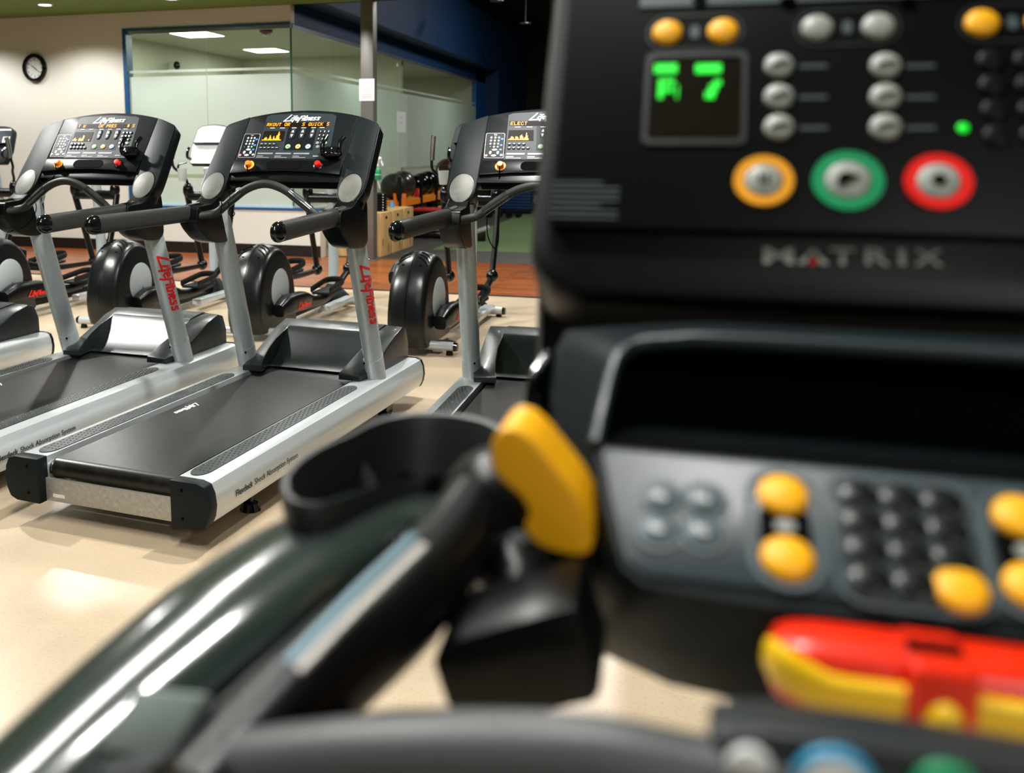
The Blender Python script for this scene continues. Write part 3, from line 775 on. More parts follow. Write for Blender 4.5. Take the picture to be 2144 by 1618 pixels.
# back wall: left part, low wall under the glass, header over it
XL = -7.292
struct('wall_back', slab(-16, XL, Y0, Y0 + .12, 0, CEIL), M_WALL)
struct('wall_low', slab(XL, -4.52, Y0, Y0 + .12, 0, .60), M_WALL)
struct('wall_low_side', slab(-4.89, -4.52, Y0 + .12, 11.60, 0, .60), M_WALL)
struct('wall_header', slab(XL, XC + .01, Y0, Y0 + .12, 2.938, CEIL), M_WALL)
struct('baseboard_back', slab(-16, -4.515, Y0 - .015, Y0, 0, .152), M_BASE)
struct('trim_2', slab(XL, -4.515, Y0 - .012, Y0 + .16, .60, .63), M_BLUEF)
struct('trim_3', slab(XL - .0, XL + .055, Y0 - .02, Y0 + .125, .62, 2.938), M_BLUEF)
struct('trim_4', slab(XL - .0, XC + .01, Y0 - .02, Y0 + .125, 2.917, 2.940), M_BLUEF)
struct('trim_5', slab(XL + .055, XC, Y0 + .01, Y0 + .06, 2.872, 2.918), M_HOLD)
struct('trim_6', slab(XC - .04, XC + .012, Y0 + .06, 22.2, 2.872, 2.92), M_HOLD)
struct('trim_7', slab(XL + .055, XC, Y0 + .0, Y0 + .07, .63, .655), mat('pale_blue_sill', srgb(170, 200, 215), .3))
# side wall: blue header, protruding blue portal, low wall
YB = 22.2
struct('wall_side_header', slab(XC - .10, XC, Y0 + .12, 30, 2.915, 4.9), M_BLUE)
struct('wall_side_portal', slab(XC, XC + .33, Y0 + .02, 27.2, 3.20, 4.33), M_BLUE)
struct('wall_side_column', slab(XC, XC + .33, 23.2, 27.2, 0, 3.20), M_BLUE)
struct('wall_side_end', slab(XC - .1, XC, YB, 27.2, 0, 3.2), mat('bright_blue_paint', (.005, .085, .36), .5))
struct('wall_side_low', slab(XC - .05, XC + .05, Y0 + .12, YB, 0, .60), M_WALL)
# inner room
struct('wall_inner_left', slab(-8.15, -8.05, Y0 + .12, YB, 0, 3.0), M_OLIVE)
struct('wall_inner_back', slab(-8.05, XC - .1, 16.55, 16.65, 0, 3.0), M_OLIVE)
struct('wall_inner_far', slab(-8.05, XC - .1, YB, YB + .1, 0, 3.0), M_OLIVE)
struct('ceiling_inner', slab(-8.15, XC - .04, Y0 + .12, YB, 3.0, 3.08), M_INCEIL)
# ceilings
struct('ceiling', slab(-16, 8, -4, Y0 + .05, CEIL, CEIL + .1), M_GREENC)
struct('ceiling_fascia', slab(-4.85, 8, Y0 + .0, Y0 + .05, CEIL, 4.95), M_DARKW)
struct('ceiling_high', slab(-5, 8, Y0, 30, 4.9, 5.0), M_DARKW)
struct('wall_far', slab(-5, 8, 28.5, 28.6, 0, 5.0), M_DARKW)
struct('wall_right', slab(7.9, 8.0, -4, 30, 0, 5.0), mat('dim_side_wall', (.12, .11, .10), .8))
struct('wall_left', slab(-16, -15.9, -4, Y0, 0, CEIL), M_WALL)
struct('wall_front', slab(-16, 8, -4.0, -3.9, 0, CEIL), mat('dim_front_wall', (.10, .11, .11), .8))

# glass: clear panes with frosted film on them
def glass_mat(name, frosted):
    m = bpy.data.materials.new(name); m.use_nodes = True; nt = m.node_tree; nt.nodes.clear()
    out = nt.nodes.new('ShaderNodeOutputMaterial')
    tr = nt.nodes.new('ShaderNodeBsdfTransparent'); tr.inputs[0].default_value = (.86, .93, .88, 1)
    gl = nt.nodes.new('ShaderNodeBsdfGlossy'); gl.inputs['Roughness'].default_value = .02; gl.inputs[0].default_value = (.9, 1, .95, 1)
    fr0 = nt.nodes.new('ShaderNodeFresnel'); fr0.inputs[0].default_value = 1.45; ge = nt.nodes.new('ShaderNodeNewGeometry'); iv = nt.nodes.new('ShaderNodeMath'); iv.operation = 'SUBTRACT'; iv.inputs[0].default_value = 1; nt.links.new(ge.outputs['Backfacing'], iv.inputs[1]); fr = nt.nodes.new('ShaderNodeMath'); fr.operation = 'MULTIPLY'; nt.links.new(fr0.outputs[0], fr.inputs[0]); nt.links.new(iv.outputs[0], fr.inputs[1])
    mx = nt.nodes.new('ShaderNodeMixShader'); nt.links.new(fr.outputs[0], mx.inputs[0])
    if frosted:
        df = nt.nodes.new('ShaderNodeBsdfDiffuse'); tl = nt.nodes.new('ShaderNodeBsdfTranslucent')
        n = nt.nodes.new('ShaderNodeTexNoise'); n.inputs['Scale'].default_value = 1.2
        r = nt.nodes.new('ShaderNodeValToRGB'); r.color_ramp.elements[0].color = (.68, .74, .70, 1); r.color_ramp.elements[1].color = (.75, .80, .77, 1)
        nt.links.new(n.outputs['Fac'], r.inputs[0]); nt.links.new(r.outputs[0], df.inputs[0]); nt.links.new(r.outputs[0], tl.inputs[0])
        m1 = nt.nodes.new('ShaderNodeMixShader'); m1.inputs[0].default_value = .5
        nt.links.new(df.outputs[0], m1.inputs[1]); nt.links.new(tl.outputs[0], m1.inputs[2])
        m2 = nt.nodes.new('ShaderNodeMixShader'); m2.inputs[0].default_value = .10
        nt.links.new(m1.outputs[0], m2.inputs[1]); nt.links.new(tr.outputs[0], m2.inputs[2])
        nt.links.new(m2.outputs[0], mx.inputs[1])
    else:
        nt.links.new(tr.outputs[0], mx.inputs[1])
    nt.links.new(gl.outputs[0], mx.inputs[2]); nt.links.new(mx.outputs[0], out.inputs[0])
    return m
M_GLASS = glass_mat('clear_glass', False); M_FROST = glass_mat('frosted_film', True)
M_EDGE = mat('green_glass_edge', (.02, .10, .07), .2)
def pane_x(n_, x0, x1):
    g = struct('window_%d' % n_, slab(x0, x1, Y0 + .030, Y0 + .040, .655, 2.875), M_GLASS)
    for z0, z1 in ((.655, 1.0), (1.05, 2.322), (2.372, 2.404)):
        obj('frosted_film', bx(((x0 + x1) / 2, Y0 + .0275, (z0 + z1) / 2), (x1 - x0, .002, z1 - z0)), M_FROST, g)
    return g
def pane_y(n_, y0, y1):
    g = struct('window_%d' % n_, slab(XC - .012, XC - .002, y0, y1, .60, 2.875), M_GLASS)
    for z0, z1 in ((.60, 1.0), (1.05, 2.322), (2.372, 2.404)):
        obj('frosted_film', bx((XC + .0, (y0 + y1) / 2, (z0 + z1) / 2), (.002, y1 - y0, z1 - z0)), M_FROST, g)
    return g
pane_x(1, XL + .055, -6.092); pane_x(2, -6.080, XC - .016)
ys = [Y0 + .05, 12.92, 14.4, 16.0, 17.52, 19.1, 20.7, YB]
for i in range(7): pane_y(3 + i, ys[i] + .004, ys[i + 1] - .004)
obj_e = struct('trim_8', slab(XC - .014, XC + .002, Y0 + .028, Y0 + .046, .655, 2.875), M_EDGE)

# lamps as things
def downlight(x, y, l):
    t = empty('ceiling_light', (x, y, CEIL), label=l, cat='ceiling light', group='round recessed lights in the green ceiling')
    obj('trim_ring', lt([(.075, -.001), (.095, -.001), (.095, -.008), (.078, -.012), (.075, -.001)], (0, 0, 0), 28), M_WHITE, t)
    obj('diffuser', lt([(0, -.004), (.076, -.004), (.076, -.002), (0, -.002)], (0, 0, 0), 28), M_EMIT, t)
downlight(*VISIBLE_LIGHTS[0], 'round recessed light in the green ceiling above the wall clock')
downlight(*VISIBLE_LIGHTS[1], 'round recessed light at the top edge of the photo, above the glass room')
for (x, y), l in zip(((-6.85, 12.62), (-6.88, 15.02)), ('square ceiling light panel inside the glass room, nearer to the glass', 'square ceiling light panel inside the glass room, farther back near its corner pane')):
    t = empty('light_panel', (x, y, 3.0), label=l, cat='ceiling light', group='square light panels inside the glass room')
    obj('frame', bx((0, 0, -.008), (.62, .62, .014)), M_WHITE, t)
    obj('diffuser', bx((0, 0, -.017), (.56, .56, .006)), M_EMIT, t)
t = empty('smoke_alarm', (-5.72, 12.49, 3.0), label='small red and white alarm on the glass room ceiling by the corner pane', cat='alarm')
obj('base', lt([(.09, 0), (.09, -.03), (.05, -.06), (0, -.06)], seg=20), mat('dark_red_plastic', (.12, .01, .008), .4), t)
obj('strobe', bl((.0, -.02, -.075), (.025, .025, .02), 10), M_WHITE, t)
q = onX(357, 139, -8.04)
t = empty('security_camera', q, label='small white security camera with black lens high on the glass room wall', cat='security camera')
obj('body', cy((0, 0, 0), (.17, -.12, .0), .06, seg=16), M_WHITE, t); obj('lens', bl((.19, -.135, 0), (.055, .055, .065), 14), M_GLOSS, t)

# wall clock
t = empty('wall_clock', (-8.69, Y0, 2.475), label='round black-rimmed wall clock with white dial on the cream wall', cat='clock')
RX90 = Matrix.Rotation(PI / 2, 3, 'X')
obj('rim', lt([(.140, 0), (.190, 0), (.193, .03), (.175, .055), (.145, .05), (.138, .02), (.138, 0), (.140, 0)], (0, 0, 0), 40, RX90), M_GLOSS, t)
dl = obj('dial', lt([(.142, 0), (.142, .018), (0, .018)], (0, 0, 0), 40, RX90), mat('clock_dial', (.70, .72, .70), .5), t)
for k in range(12):
    a = PI / 2 - 2 * PI * k / 12
    text('numeral', str(k or 12), .036, M_DKTEXT, (.112 * math.cos(a), -.019, .112 * math.sin(a) - .012), (1, 0, 0), (0, 0, 1), dl, align='CENTER', bold=.0008)
def hand(nm, deg, l, wd):
    a = R(deg); d = V3((math.sin(a), 0, math.cos(a))); q = V3((d.z, 0, -d.x))
    obj(nm, pr([V3((0, -.024, 0)) - d * .03 + q * wd, V3((0, -.024, 0)) - d * .03 - q * wd, V3((0, -.024, 0)) + d * l - q * wd * .5, V3((0, -.024, 0)) + d * l + q * wd * .5], (0, .003, 0)), M_DKTEXT, t)
hand('hour_hand', 305, .075, .006); hand('minute_hand', 128, .105, .004)

# steel column with notices and a spray bottle
t = empty('column', (-3.835, 11.34, 0), label='grey steel column standing between the glass room and the plywood boxes', cat='column')
obj('shaft', bx((0, 0, 1.575), (.16, .16, 3.15), bevel=.008), mat('grey_column_paint', (.17, .165, .15), .38, .3, bump=.1, scale=200), t)
obj('base_plate', bx((0, 0, .008), (.22, .22, .014), bevel=.003), mat('grey_column_paint', (0, 0, 0)), t)
obj('anchor_bolt', bl((.02, -.095, .022), (.012, .012, .012), 8), M_CHROME, t)
M_PAPER = mat('paper', (.78, .80, .80), .7, var=.01)
def paper(c, w_, h_, yaw, label, rows, x_face=False):
    n = props(obj('notice', bx((0, 0, 0), (w_, .0015, h_)), M_PAPER), label, 'notice')
    n.location = c; n.rotation_euler = (0, 0, yaw)
    bm = nb()
    for k, (a, b) in enumerate(rows):
        box(bm, (0 + a * w_, -.0012, h_ / 2 - h_ * (k + 1.2) / (len(rows) + 2)), (w_ * b, .0008, h_ * .018))
    obj('printed_lines', bm, M_GREYT, n)
    return n
paper((-3.835, 11.2565, 2.09), .195, .26, 0, 'white printed sheet taped high on the steel column', [(0, .3), (0, 0), (0, .4), (0, .1), (0, .75), (0, .75), (0, .7), (0, .3), (0, .75), (0, .7), (0, .75)])
paper((-3.7535, 11.345, 1.64), .065, .13, PI / 2, 'small white card on the right side of the steel column', [(0, .5), (0, .6)])
paper((XC + .004, 16.2, 1.83), .55, .17 * 2.1, PI / 2, 'narrow white notice stuck on the side glass beyond the column', [(0, .3), (0, .4)])
t = empty('spray_bottle', (-3.70, 11.28, 1.01), label='green spray bottle with white trigger head hanging on the steel column', cat='spray bottle')
obj('bottle', lt([(0, 0), (.036, 0), (.04, .01), (.04, .10), (.03, .13), (.014, .15), (.014, .17), (0, .17)], seg=20), mat('green_bottle', (.005, .26, .09), .3, coat=.3), t)
obj('band', lt([(.041, .058), (.041, .066), (.039, .066)], seg=20), M_WHITE, t)
obj('trigger_head', swp([(0, 0, .16), (-.01, 0, .20), (.01, -.01, .25), (.05, -.01, .26)], [.016, .022, .03, .014], [.016, .03, .03, .014], seg=12, sm=4), M_WHITE, t)
obj('trigger', swp([(.04, -.01, .24), (.055, -.01, .20), (.065, -.01, .17)], .008, .012, seg=8, sm=2), M_WHITE, t)
obj('hanging_cloth', swp([(.0, -.02, 0), (.015, -.02, -.06), (.035, -.02, -.11)], [.014, .011, .004], .005, seg=8, sm=2), M_WHITE, t)

# ------------------------------------------------------------------ workout corner
def ply_mat():
    m = mat('plywood', (.72, .44, .18), .55, var=.30, scale=3.2, stretch=(5, 5, .9))
    return m
M_PLY = ply_mat()
bl_lab = ['plywood jump box nearest the steel column', 'middle plywood jump box of the row, with a knot near its base', 'plywood jump box at the far end of the row, nearest the turf']
for i in range(3):
    y0 = 11.62 + .51 * i
    t = empty('jump_box', (-4.13, y0 + .25, .009), label=bl_lab[i], cat='jump box', group='plywood jump boxes in a row')
    bm = bx((0, 0, .28), (.70, .495, .56), bevel=.003)
    obj('carcass', bm, M_PLY, t)
    obj('hand_hole', pr([(.3505, u, v) for u, v in rrect(0, .495, .075, .04, .018)], (.001, 0, 0)), M_VOID, t)
    bm = nb()
    for (u, v, a, b) in ((-.14, .18, .025, .06), (.10, .09, .03, .07)): prism(bm, [(.3506, p[0], p[1]) for p in ngon(u, v, a, b, 14)], (.0006, 0, 0))
    obj('knot', bm, mat('plywood_knot', (.36, .15, .04), .6), t)
    if i == 0:
        obj('hand_hole', pr([(u, -.2485, v) for u, v in rrect(0, .495, .12, .04, .018)], (0, -.001, 0)), M_VOID, t)
# stack of black discs on the first boxes
for k in range(7):
    x, y = -4.02, 12.10
    d = props(obj('step_disc', lt([(0, 0), (.155, 0), (.17, .006), (.17, .024), (.155, .03), (0, .03)], seg=36), M_RUBBER), 'black round step disc, ' + ['lowest of', 'second from the bottom of', 'third from the bottom of', 'middle one of', 'third from the top of', 'second from the top of', 'topmost of'][k] + ' the stack on the plywood boxes', 'step disc', 'black discs stacked on the jump boxes')
    d.location = (x, y, .57 + k * .034)
    obj('grip_stud', bl((.15, -.095, .016), (.008, .008, .008), 8), M_WHITE, d)
# storage rack with balls along the side glass
M_DKM = mat('black_steel', (.006, .006, .006), .4, spec=.3)
RXc = -4.5
t = empty('storage_rack', (RXc, 16.2, 0), label='black steel storage rack with orange shelf along the side glass behind the plywood boxes', cat='rack')
for y in (-2.2, -.98, 0.0, 1.35, 2.15):
    for x in (-.25, .25): obj('post', bx((x, y, .48), (.05, .05, .96)), M_DKM, t)
obj('shelf', bx((0, 0, .54), (.50, 4.5, .09)), mat('orange_shelf', (.90, .27, .012), .5), t)
obj('shelf', bx((0, 0, .345), (.50, 4.5, .025)), mat('tan_shelf', (.60, .36, .16), .5), t)
obj('shelf', bx((0, 0, .15), (.50, 4.5, .05)), M_DKM, t)
def rball(name, y, r, m, label, cat, z=.585, grp=None, x=-.01):
    o = props(obj(name, bl((0, 0, 0), r, 28), m, None, 2), label, cat, grp); o.location = (RXc + x, y, z + r - .002); return o
M_PEWTER = mat('pewter_ball', (.055, .048, .04), .25, .2, coat=.3)
rball('exercise_ball', 15.02, .222, M_PEWTER, 'shiny dark pewter exercise ball above the stacked black discs', 'exercise ball')
rball('exercise_ball', 14.53, .205, mat('dark_grey_ball', (.02, .02, .02), .5), 'dull dark grey exercise ball behind the shiny pewter ball', 'exercise ball')
for i, y in enumerate((15.75, 16.16 + .02, 16.58, 16.98)):
    rball('medicine_ball', y, (.175, .19, .20, .175)[i], M_GLOSS, 'glossy black medicine ball, ' + ['leftmost', 'second from the left', 'third from the left', 'fourth from the left, beside the treadmill console wing'][i] + ' on the rack', 'medicine ball', grp='black medicine balls on the rack')
o = props(obj('ball_pedestal', lt([(.16, 0), (.16, .02), (.10, .04), (.10, .12), (.15, .15), (0, .15)], seg=20), M_DKM), 'short black pedestal at the far end of the rack', 'stand'); o.location = (RXc, 18.0, .585)
rball('exercise_ball', 18.0, .225, mat('maroon_ball', (.05, .004, .004), .4), 'dark maroon exercise ball perched behind the rightmost treadmill console wing', 'exercise ball', z=.738)
for i, y in enumerate((15.75, 16.9)):
    o = props(obj('sand_bag', swp([(0, -.42, 0), (0, -.2, .0), (0, .2, .0), (0, .42, 0)], [.10, .15, .15, .10], [.04, .055, .055, .04], seg=16, sm=3), M_BLACK), ['black sand bag lying left on the lower rack shelf', 'black sand bag lying right on the lower rack shelf'][i], 'sand bag', 'black sand bags on the lower rack shelf'); o.location = (RXc, y, .358 + .055)
def cone(x, y, z, m, label, h=.16, r=.09):
    o = props(obj('marker_cone', lt([(r, 0), (r * .95, .01), (r * .35, h), (.01, h * 1.1), (0, h * 1.1)], seg=20), m), label, 'marker cone'); o.location = (x, y, z)
cone(RXc + .14, 15.42, .585, M_RED, 'red marker cone in front of the black medicine balls', .13, .09)
cone(-4.05, 12.98, .571, mat('sky_blue_plastic', (.05, .35, .75), .4), 'small light blue marker cone beside the black disc stack', .07, .045)
t = empty('hurdle', (-4.10, 13.75, 0), label='orange training hurdle standing behind the row of plywood boxes', cat='hurdle')
obj('leg', bx((0, 0, .36), (.06, .05, .72), bevel=.01), M_ORANGE, t); obj('leg', bx((-.12, .02, .36), (.035, .05, .72), Matrix.Rotation(-.1, 3, 'Y'), .01), M_ORANGE, t); obj('foot', bx((-.05, 0, .02), (.3, .3, .03), bevel=.01), M_ORANGE, t)
# weight bench / sled with red pad, black stacked steps
t = empty('weight_bench', (-3.70, 14.55, .009), .0, label='black bench with red top pad low on the turf beside the plywood boxes', cat='bench')
obj('red_pad', bx((.0, 0, .43), (.92, .45, .04), bevel=.015), mat('red_vinyl', (.45, .006, .006), .4), t)
obj('black_pad', bx((0, 0, .37), (.92, .44, .07), bevel=.02), M_BLACK, t)
obj('frame', bx((0, 0, .21), (.88, .38, .24), bevel=.02), M_DKM, t)
obj('base_pad', bx((0, -.02, .05), (.94, .46, .09), bevel=.03), M_GLOSS, t)
obj('side_tube', cy((-.42, -.23, .14), (.44, -.23, .14), .022), M_UPR, t)
t = empty('step_block', (-2.99, 14.2, .009), .25, label='small grey tilted step end beside the rightmost treadmill upright on the turf', cat='step')
obj('tread', bx((0, 0, .17), (.22, .25, .05), Matrix.Rotation(-.35, 3, 'Y'), .01), M_ALU, t); obj('foot', bx((-.02, 0, .07), (.12, .2, .13), bevel=.01), M_DKM, t)
# aerobic steps: yellow and blue stacks
c = onz(1012, 445, 0)
M_YEL = mat('yellow_step', (.85, .50, .01), .45); M_BLS = mat('navy_step', (.006, .035, .12), .45)
cy_ = onY(1010, 410, 20.4)
for k in range(5):
    o = props(obj('aerobic_step', bx((0, 0, .03), (.32, .5, .055), bevel=.012), M_YEL), ['lowest', 'second lowest', 'middle', 'second highest', 'topmost'][k] + ' yellow aerobic step of the yellow stack', 'aerobic step', 'yellow aerobic steps in a stack')
    o.location = (cy_.x, 20.4, .50 + k * .062)
    if k == 0: base_y = o
o = props(obj('step_stand', bx((0, 0, .245), (.36, .45, .489), bevel=.02), M_DKM), 'black stand carrying the yellow aerobic steps', 'stand'); o.location = (cy_.x, 20.4, .009)
for k in range(9):
    o = props(obj('aerobic_step', bx((0, 0, .03), (.80, .5, .055), bevel=.012), M_BLS), 'navy blue aerobic step, ' + ['lowest', 'second from the floor', 'third from the floor', 'fourth from the floor', 'middle', 'fourth from the top', 'third from the top', 'second from the top', 'topmost'][k] + ' of the navy stack', 'aerobic step', 'navy aerobic steps in a stack')
    o.location = (onY(1076, 400, 20.4).x, 20.4, .10 + k * .062)
o = props(obj('step_stand', bx((0, 0, .045), (.8, .5, .089), bevel=.01), M_DKM), 'low black stand under the navy aerobic steps', 'stand'); o.location = (onY(1076, 400, 20.4).x, 20.4, .009)
for i, px in enumerate((1008, 1024, 1045, 1066, 1086)):
    c = onz(px, 456, .0)
    t = empty('dumbbell', (c.x, c.y, .06), label=['leftmost dumbbell, beside the treadmill upright', 'second dumbbell from the left', 'middle dumbbell under the pulse bar', 'second dumbbell from the right', 'rightmost dumbbell at the foreground console edge'][i] + ' in the row on the turf', cat='dumbbell', group='dumbbells in a row at the far edge of the turf')
    obj('handle', cy((0, -.10, 0), (0, .10, 0), .015, seg=10), M_CHROME, t)
    for s in (-1, 1): obj('weight', cy((0, s * .06, 0), (0, s * .13, 0), .055, seg=6), M_RUBBER, t)
# pendant fixtures on the dark ceiling
for i, (px, py, Y) in enumerate(((1040, 3, 17.0), (1100, 50, 20.0))):
    c = onY(px, py, Y)
    t = empty('sprinkler_pendant', (c.x, Y, c.z), label=['small dark pendant fixture at the top edge under the dark ceiling', 'small dark pendant fixture on a long stem left of the foreground console'][i], cat='pendant')
    obj('stem', cy((0, 0, 0), (0, 0, 4.9 - c.z), .012, seg=8), M_HOLD, t); obj('plate', lt([(0, 0), (.12, 0), (.12, .02), (0, .03)], seg=20), M_HOLD, t)

# ------------------------------------------------------------------ the foreground machine
TYM = R(1.2)
MF = Matrix.Rotation(TYM, 3, 'Z')          # machine frame -> world
MFI = MF.inverted()
def mray(px, py): return MFI @ ray(px, py)
def P(px, py, y):                           # point at depth y in the machine's own frame
    r = mray(px, py); q = V3((0, 0, CAM_H)) + r * (y / r.y); return q
class PPlane(Plane):
    def at(s, px, py, d=0.0):
        r = mray(px, py); O = V3((0, 0, CAM_H)); k = ((s.o + s.n * d) - O).dot(s.n) / r.dot(s.n)
        return O + r * k
    def uv(s, px, py, d=0.0):
        q = s.at(px, py, d) - s.o; return (q.dot(s.u), q.dot(s.v))
t0 = mray(1787, 537); XCM = t0.x * .70 / t0.y
A = PPlane((XCM, .70, CAM_H + t0.z * .70 / t0.y), R(31))
q = mray(1905, 1130); kk = XCM / q.x
B = PPlane((XCM, q.y * kk, CAM_H + q.z * kk), R(58))
M = empty('exercise_machine', (0, 0, 0), TYM, label='black exercise machine close to the camera, its blurred console and handles filling the right half', cat='exercise machine')
def mo(name, bm, m, parent=None, sa=.6): return obj(name, bm, m, parent or M, sa)
F_FACE = mat('matrix_face', (.0015, .0022, .0026), .42, var=.05, spec=.14)
F_HOUS = mat('matrix_housing', (.0022, .0032, .0037), .42, bump=.1, scale=300, spec=.2)
F_POD = mat('matrix_pod', (.006, .011, .013), .5, var=.05, spec=.13)
F_PAN = mat('matrix_panel', (.020, .032, .040), .40, .0, var=.04)
F_ORG = mat('matrix_orange_key', (1.0, .46, .001), .5, var=.02)
F_GRN = mat('matrix_green_ring', (.005, .30, .11), .4)
F_RING = mat('matrix_amber_ring', (.95, .38, .01), .4)
F_LGT = mat('matrix_grey_key', (.33, .35, .32), .4)
F_LINE = mat('matrix_grey_line', (.06, .085, .095), .45)
F_DLINE = mat('matrix_dark_line', (.010, .013, .014), .45)
F_LED = mat('matrix_green_led', (.01, .6, .05), .5, emit=(.0, .72, .01), estr=.9)
def pol(pl, pts): return [pl.uv(*p) for p in pts]
# --- monitor housing
uL = A.uv(1112, 480)[0]; vB = A.uv(1787, 640)[1]; hw = -uL
top_v = .36
hous = poly_round([(-hw, vB), (hw, vB), (hw * 1.02, top_v), (-hw * 1.02, top_v)], [.045, .045, .03, .03], 8)
h = mo('monitor_housing', A.plate(hous, -.10, 0, .012), F_HOUS)
fl = A.uv(1146, 480)[0]; vl = A.uv(1700, 500)[1]
face = poly_round([(fl, vl), (-fl, vl), (-fl * 1.01, top_v - .01), (fl * 1.01, top_v - .01)], .012, 4)
fc = mo('monitor_face', A.plate(face, 0, .010, .004), F_FACE, h)
d = .010
# lettering on the chin, each letter fitted to its own width
def chin_letter(ch, x0, x1, yb_, yt_):
    a = A.uv(x0, yb_); b = A.uv(x1, yb_); hh = A.uv(x0, yt_)[1] - a[1]
    if ch == 'A':
        bm = nb(); w_ = b[0] - a[0]; c0 = (a[0] + b[0]) / 2
        for sg in (-1, 1):
            A.addplate(bm, [(c0 + sg * w_ * .5, a[1]), (c0 + sg * w_ * .27, a[1]), (c0, a[1] + hh * .78), (c0, a[1] + hh)], 0, .0009)
        mo('brand_lettering', bm, F_LGT, h)
        mo('brand_mark', A.plate([(c0 - w_ * .13, a[1]), (c0 + w_ * .13, a[1]), (c0, a[1] + hh * .35)], 0, .0011), M_RED, h); return
    o = text('brand_lettering', ch, 1, F_LGT, (0, 0, 0), (1, 0, 0), (0, 1, 0), h, bold=.012, extrude=0)
    vs = [v.co.copy() for v in o.data.vertices]
    mnx, mxx = min(v.x for v in vs), max(v.x for v in vs); mny, mxy = min(v.y for v in vs), max(v.y for v in vs)
    for v in o.data.vertices:
        v.co = A.p(a[0] + (v.co.x - mnx) / (mxx - mnx) * (b[0] - a[0]), a[1] + (v.co.y - mny) / (mxy - mny) * hh, .0008)
for ch, x0, x1 in (('M', 1598, 1661), ('A', 1670, 1734), ('T', 1738, 1790), ('R', 1812, 1862), ('I', 1882, 1895), ('X', 1914, 1974)):
    chin_letter(ch, x0, x1, 551 + (x0 - 1598) * .014, 518 + (x0 - 1598) * .014)
def disc(pl, px, py, r, m, nm, par, d0, d1, seg=28, dome=True):
    u, v = pl.uv(px, py, d0); h_ = d1 - d0
    return mo(nm, lt([(r, 0), (r, h_ * .5), (r * .8, h_ * .9), (0, h_)], pl.p(u, v, d0), seg, pl.rot()), m, par, 1.2)
def ringplate(pl, outer, inner, m, nm, par, d0, d1):
    bm = nb(); n = len(outer)
    a = [bm.verts.new(pl.p(u, v, d1)) for u, v in outer]; b = [bm.verts.new(pl.p(u, v, d1)) for u, v in inner]
    a0 = [bm.verts.new(pl.p(u, v, d0)) for u, v in outer]; b0 = [bm.verts.new(pl.p(u, v, d0)) for u, v in inner]
    for k in range(n):
        j = (k + 1) % n
        bm.faces.new((a[k], a[j], b[j], b[k])); bm.faces.new((a[k], a0[k], a0[j], a[j])); bm.faces.new((b[k], b[j], b0[j], b0[k]))
    bmesh.ops.recalc_face_normals(bm, faces=bm.faces)
    return mo(nm, bm, m, par)
def rr_px(pl, x0, y0, x1, y1, r, d=0.0, grow=0.0):
    a = pl.uv(x0, y1, d); b = pl.uv(x1, y0, d)
    return rrect((a[0] + b[0]) / 2, (a[1] + b[1]) / 2, abs(b[0] - a[0]) + grow, abs(b[1] - a[1]) + grow, r + grow / 2)
# upper key pairs in dark pods
for (xa, ya, xb, yb, m) in ((1397, 70, 1513, 67, F_ORG), (1710, 60, 1838, 57, F_LGT), (2055, 50, 2185, 46, F_ORG)):
    u0, v0 = A.uv(xa, ya, d); u1, v1 = A.uv(xb, yb, d)
    o_ = rrect((u0 + u1) / 2, v0, u1 - u0 + .030, .032, .0155); i_ = rrect((u0 + u1) / 2, v0, u1 - u0 + .027, .029, .014)
    ringplate(A, o_, i_, F_DLINE, 'key_surround', fc, d, d + .001)
    for x, y in ((xa, ya), (xb, yb)):
        k = disc(A, x, y, .0108, m, 'round_key', fc, d, d + .004)
    uc, vc = (u0 + u1) / 2, v0
    mo('key_icon', A.plate(ngon(uc, vc, .0035, .006, 12), d, d + .001), F_LINE, fc)
# strip above
mo('upper_strip', A.plate([A.uv(1340, 18, d), (-fl * .98, A.uv(1340, 18, d)[1]), (-fl * .98, A.uv(1340, -40, d)[1]), A.uv(1342, -40, d)], d - .002, d + .0015), F_LINE, fc)
bm = nb()
for x in (1465, 1650, 1900): ball(bm, A.at(x, 0, d + .002), (.006, .003, .003), 8)
mo('strip_print', bm, M_VOID, fc)
# program display
o_ = rr_px(A, 1342, 108, 1566, 305, .006, d, 0); i_ = rr_px(A, 1354, 120, 1555, 294, .004, d, 0)
ringplate(A, o_, i_, F_DLINE, 'display_frame', fc, d, d + .002)
mo('display_glass', A.plate(i_, d - .002, d + .0008), mat('brown_display_glass', (.006, .0035, .002), .2), fc)
def led_rects(rects, nm):
    bm = nb()
    for (x0, y0, x1, y1) in rects:
        a = A.uv(x0, y1, d); b = A.uv(x1, y0, d)
        A.addplate(bm, [(a[0], a[1]), (b[0], a[1]), (b[0], b[1]), (a[0], b[1])], d + .0008, d + .0016)
    mo(nm, bm, F_LED, fc)
led_rects([(1370, 136, 1418, 155), (1377, 168, 1390, 208), (1390, 168, 1412, 176), (1403, 172, 1408, 196), (1390, 186, 1408, 194), (1415, 180, 1420, 208)], 'display_letters')
led_rects([(1456, 136, 1510, 155), (1494, 170, 1510, 180), (1484, 180, 1502, 194), (1476, 194, 1496, 208)], 'display_letters')
